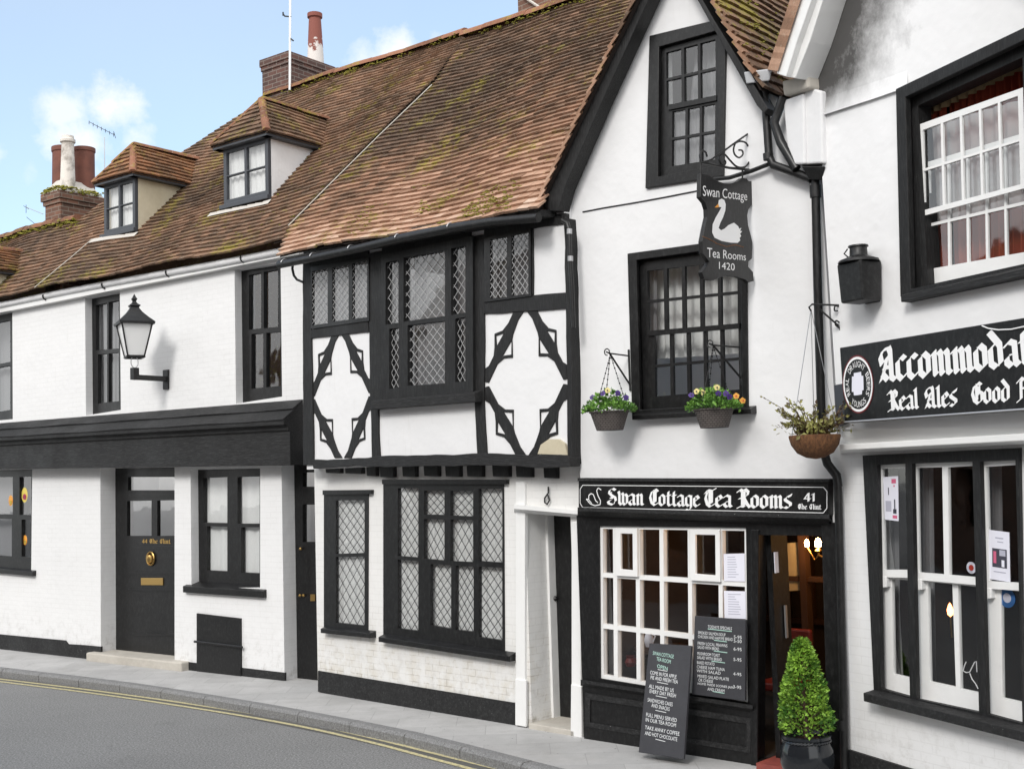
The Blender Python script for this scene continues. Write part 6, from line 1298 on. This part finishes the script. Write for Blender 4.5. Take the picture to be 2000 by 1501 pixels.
# notices and stickers in the bar window
for qd, lb, kind in (([(1725, 931), (1754, 929), (1755, 1017), (1728, 1014)], 'tall poster with pink print in the left bay of the bar window', 0), ([(1932, 1034), (1971, 1039), (1973, 1136), (1933, 1130)], 'white poster with a photograph in the right bay of the bar window', 1)):
    l = F.loc(qd[3][0]+10, qd[3][1], -.04); t_ = thing('poster', lb, 'poster', F, l, 'posters in the bar window')
    mb = plate(F, qd, [], -.024, .003); mb.build('sheet', 'paper', t_); mp = onplane(F, qd, -.0225)
    def blk(s0, t0, s1, t1, mat, nm):
        mb = MB(); mb.poly([mp(s0, t0), mp(s1, t0), mp(s1, t1), mp(s0, t1)]); mb.build(nm, mat, t_)
    if kind == 0: blk(.55, .06, .85, .16, 'ink_pink', 'print'); blk(.68, .2, .76, .24, 'ink_pink', 'print'); blk(.7, .52, .78, .82, 'ink', 'print'); blk(.62, .74, .86, .84, 'ink', 'print'); blk(.58, .88, .9, .95, 'ink_pink', 'print'); blk(.3, .25, .36, .42, 'ink', 'print'); blk(.1, .56, .5, .8, 'ink_grey', 'print')
    else:
        blk(.3, .13, .7, .155, 'ink_grey', 'print'); blk(.4, .21, .7, .23, 'ink_grey', 'print'); blk(.14, .36, .86, .74, 'ink', 'photo'); blk(.2, .82, .8, .84, 'ink_grey', 'print')
        mp3 = mp; mp = lambda s, t: Vector(mp3(s, t))+Vector((0, -.0006, 0)); blk(.2, .42, .34, .66, 'ink_pink', 'photo'); blk(.5, .38, .8, .5, 'ink_grey', 'photo'); blk(.6, .58, .74, .72, 'paper', 'photo')
for (x, y, rx_, m1, m2, lb) in ((1897, 1108, 8, 'paper', 'red', 'small round white sticker with red centre on the bar window'), (1967, 1167, 13, 'blue', 'paper', 'round blue sticker on the lower pane of the bar window')):
    l = F.loc(x, y, -.024 if y < 1120 else -.07); t_ = thing('sticker', lb, 'sticker', F, l); off = -l.y; r0 = rx_*1.45*((F.pt(l.x, l.z, off)-O).dot(FW))/FPX
    mb = MB(); mb.lathe((0, 0, 0), [(r0, 0)], 24); mb.v = [l+Vector((v.x, 0, v.y)) for v in mb.v]; mb.build('disc', m1, t_)
    mb = MB(); mb.lathe((0, 0, 0), [(r0*.5, 0)], 20); mb.v = [l+Vector((v.x, -.001, v.y)) for v in mb.v]; mb.build('centre', m2, t_)
l = F.loc(1856, 1197, -.9); t_ = thing('candle_lamp', 'tiny lit orange table lamp deep inside the pub', 'lamp', F, l)
mb = MB(); mb.lathe(l, [(0, -.03), (.022, -.01), (.026, .03), (.012, .07), (0, .09)], 10); mb.build('shade', 'glow_small', t_, smooth=True); mb = MB(); mb.tube([l-Vector((0, 0, .03)), l-Vector((0, 0, .2))], .008, 6); mb.build('base', 'brass', t_)
mb = MB(); zd = lambda x, y: (1700+x/4.277, 1150+y/4.277)
mb.tube([F.loc(*zd(*p), -.09) for p in ((800, 605), (785, 640), (775, 680), (800, 695), (830, 690), (870, 610), (885, 600), (890, 690))], .004, 5); mb.tube([F.loc(*zd(*p), -.09) for p in ((830, 700), (850, 750), (880, 790), (900, 830))], .004, 5); o = mb.build('window_ornament', 'paint_white', None, F); tag(o, 'white twisted wire ornament low in the middle bay of the bar window', 'ornament')
# ================================================================== street lamp on A
F = A
uw, zw = F.uz(326, 742, 0); Gl = F.perp(uw)
lp = thing('street_lamp', 'black Victorian lantern on a straight iron arm fixed to the cottage', 'street lamp', Gl, Gl.loc(326, 742, 0))
pw = Gl.loc(326, 742, 0); mb = MB(); a, b = Gl.loc(326, 722, 0), Gl.loc(326, 760, 0); mb.box((a.x-.03, -.06, b.z), (a.x, .06, a.z)); mb.build('wall_plate', 'black_iron', lp, bevel=.006)
e = Gl.loc(263, 738, 0); mb = MB(); mb.box((e.x-.04, -.04, pw.z-.02), (a.x-.03, .04, pw.z+.05)); mb.box((e.x-.045, -.045, pw.z-.02), (e.x+.045, .045, Gl.loc(263, 718, 0).z)); mb.build('arm', 'black_iron', lp, bevel=.006)
k = ((Gl.pt(e.x, e.z, 0)-O).dot(FW))/FPX; Zy = lambda y: Gl.loc(262, y, 0).z; cx = Vector((e.x, 0, 0))
mb = MB()
for s_ in (-1, 1):
    mb.tube(catmull([cx+Vector((0, 0, Zy(720))), cx+Vector((s_*9*k, s_*2*k, Zy(712))), cx+Vector((s_*9*k, s_*2*k, Zy(702))), cx+Vector((s_*4*k, 0, Zy(697)))], 3), .006, 5)
mb.build('frog', 'metal_pale', lp)
A0 = .35; seg = 4
r_t, r_b = 41*k, 22*k
z_t, z_b = Zy(632), Zy(697)
mb = MB()
for i in range(seg):
    q0 = A0+i*math.pi/2; q1 = q0+math.pi/2
    t0 = cx+Vector((r_t*math.cos(q0), r_t*math.sin(q0), z_t)); b0 = cx+Vector((r_b*math.cos(q0), r_b*math.sin(q0), z_b)); t1 = cx+Vector((r_t*math.cos(q1), r_t*math.sin(q1), z_t)); b1 = cx+Vector((r_b*math.cos(q1), r_b*math.sin(q1), z_b))
    mb.tube([t0, b0], .012, 6); mb.tube([t0, t1], .012, 6); mb.tube([b0, b1], .02, 6)
mb.build('frame', 'black_iron', lp)
mb = MB()
for i in range(seg):
    q0 = A0+i*math.pi/2; q1 = q0+math.pi/2
    mb.poly([cx+Vector((r_t*.97*math.cos(q0), r_t*.97*math.sin(q0), z_t)), cx+Vector((r_t*.97*math.cos(q1), r_t*.97*math.sin(q1), z_t)), cx+Vector((r_b*.97*math.cos(q1), r_b*.97*math.sin(q1), z_b)), cx+Vector((r_b*.97*math.cos(q0), r_b*.97*math.sin(q0), z_b))])
mb.build('glass', 'lamp_glass', lp)
mb = MB(); zz = lambda y: Zy(y)-z_t
mb.lathe(cx+Vector((0, 0, z_t)), [(r_t*1.14, -.02), (r_t*1.16, .012), (r_t*.78, zz(620)), (r_t*.46, zz(610)), (r_t*.3, zz(603)), (r_t*.26, zz(600)), (r_t*.36, zz(597.5)), (r_t*.34, zz(596)), (r_t*.16, zz(592)), (r_t*.1, zz(588)), (r_t*.18, zz(584)), (r_t*.1, zz(580)), (0, zz(573))], 4, A0); mb.build('cap', 'black_iron', lp, bevel=.004)
# paper decorations in the lower left window
for x, y, r, m1, lb in ((48, 966, 9, 'yellow', 'yellow and pink paper flower in the window beside the front door'), (21, 977, 6.5, 'orange', 'small orange paper flower in the window, level with the larger yellow one'), (49, 1054, 6, 'orange', 'lowest orange paper flower in the cottage window')):
    l = F.loc(x, y, -.06); k = ((F.pt(l.x, l.z, .06)-O).dot(FW))/FPX*1.5; t_ = thing('paper_flower', lb, 'decoration', F, l, 'paper flowers in the cottage window')
    mb = MB(); mb.lathe((0, 0, 0), [(0, -.004), (r*k, 0), (r*k*.9, .004)], 14); mb.v = [l+Vector((v.x*.8, v.z, v.y*1.1)) for v in mb.v]; mb.build('petals', m1, t_)
    mb = MB(); mb.lathe((0, 0, 0), [(r*k*.45, 0)], 10); mb.v = [l+Vector((v.x+.01, -.008, v.y-.03)) for v in mb.v]; mb.build('centre', 'ink_pink' if m1 == 'yellow' else 'yellow', t_)
# ================================================================== aerials
yc = v0+.2
def aerial(label, base, top, y, parts, r=.016, mat='metal_pale'):
    b0, t0 = A.loc(*base, -y), A.loc(*top, -y); t_ = thing('aerial', label, 'aerial', A, b0)
    mb = MB(); mb.tube([b0, t0], r, 6); mb.build('mast', mat, t_)
    mb = MB()
    for pts in parts: mb.tube([A.loc(*p, -y) for p in pts], r*.7, 5)
    mb.build('antenna', 'black_iron', t_)
aerial('tall white mast aerial strapped to the dark brick chimney', (566, 176), (567, -40), -offc_main-.05, [((553, 27), (556, 32), (568, 33)), ((553, 24), (553, 31)), ((568, 76), (573, 80))], .02, 'white_wood')
aerial('fishbone aerial on a thin pole behind the smaller dormer', (205, 420), (204, 268), v1+.1, [((174, 238), (224, 264))]+[((174+i*8, 236+i*4), (174+i*8, 243+i*4)) for i in range(7)]+[((222, 257), (226, 270))], .008, 'metal_pale')
aerial('small aerial on an arm left of the mossy chimney', (84, 418), (52, 405), v0+.1, [((46, 402), (56, 408)), ((51, 400), (51, 416)), ((84, 450), (52, 424))], .007, 'metal_pale')

# ================================================================== the houses across the street, behind the camera
F = CC
op = thing('brick_terrace', 'brown brick terrace across the street, seen only in the window panes', 'house', F, (0, -11.5, 0))
wn = [[(u, z), (u+1, z), (u+1, z+1.5), (u, z+1.5)] for u in [-15+2.6*i for i in range(10)] for z in (.9, 3.6)]
mb = MB(); mb.prism([(-17, -.2), (11, -.2), (11, 5.6), (-17, 5.6)], wn, 11.5, 11.8); mb.build('wall', 'brick_red', op)
mb = MB(); mb.prism([(-17, -.2), (11, -.2), (11, 5.4), (-17, 5.4)], [], 11.9, 12.0); mb.build('window', 'glazed', op)
mb = MB(); loft(mb, [(-17.2, -11.2, 5.5), (-17.2, -14.2, 8.6), (-17.2, -17.2, 5.5)], [(11.2, -11.2, 5.5), (11.2, -14.2, 8.6), (11.2, -17.2, 5.5)]); mb.build('roof', 'tile_brown', op)
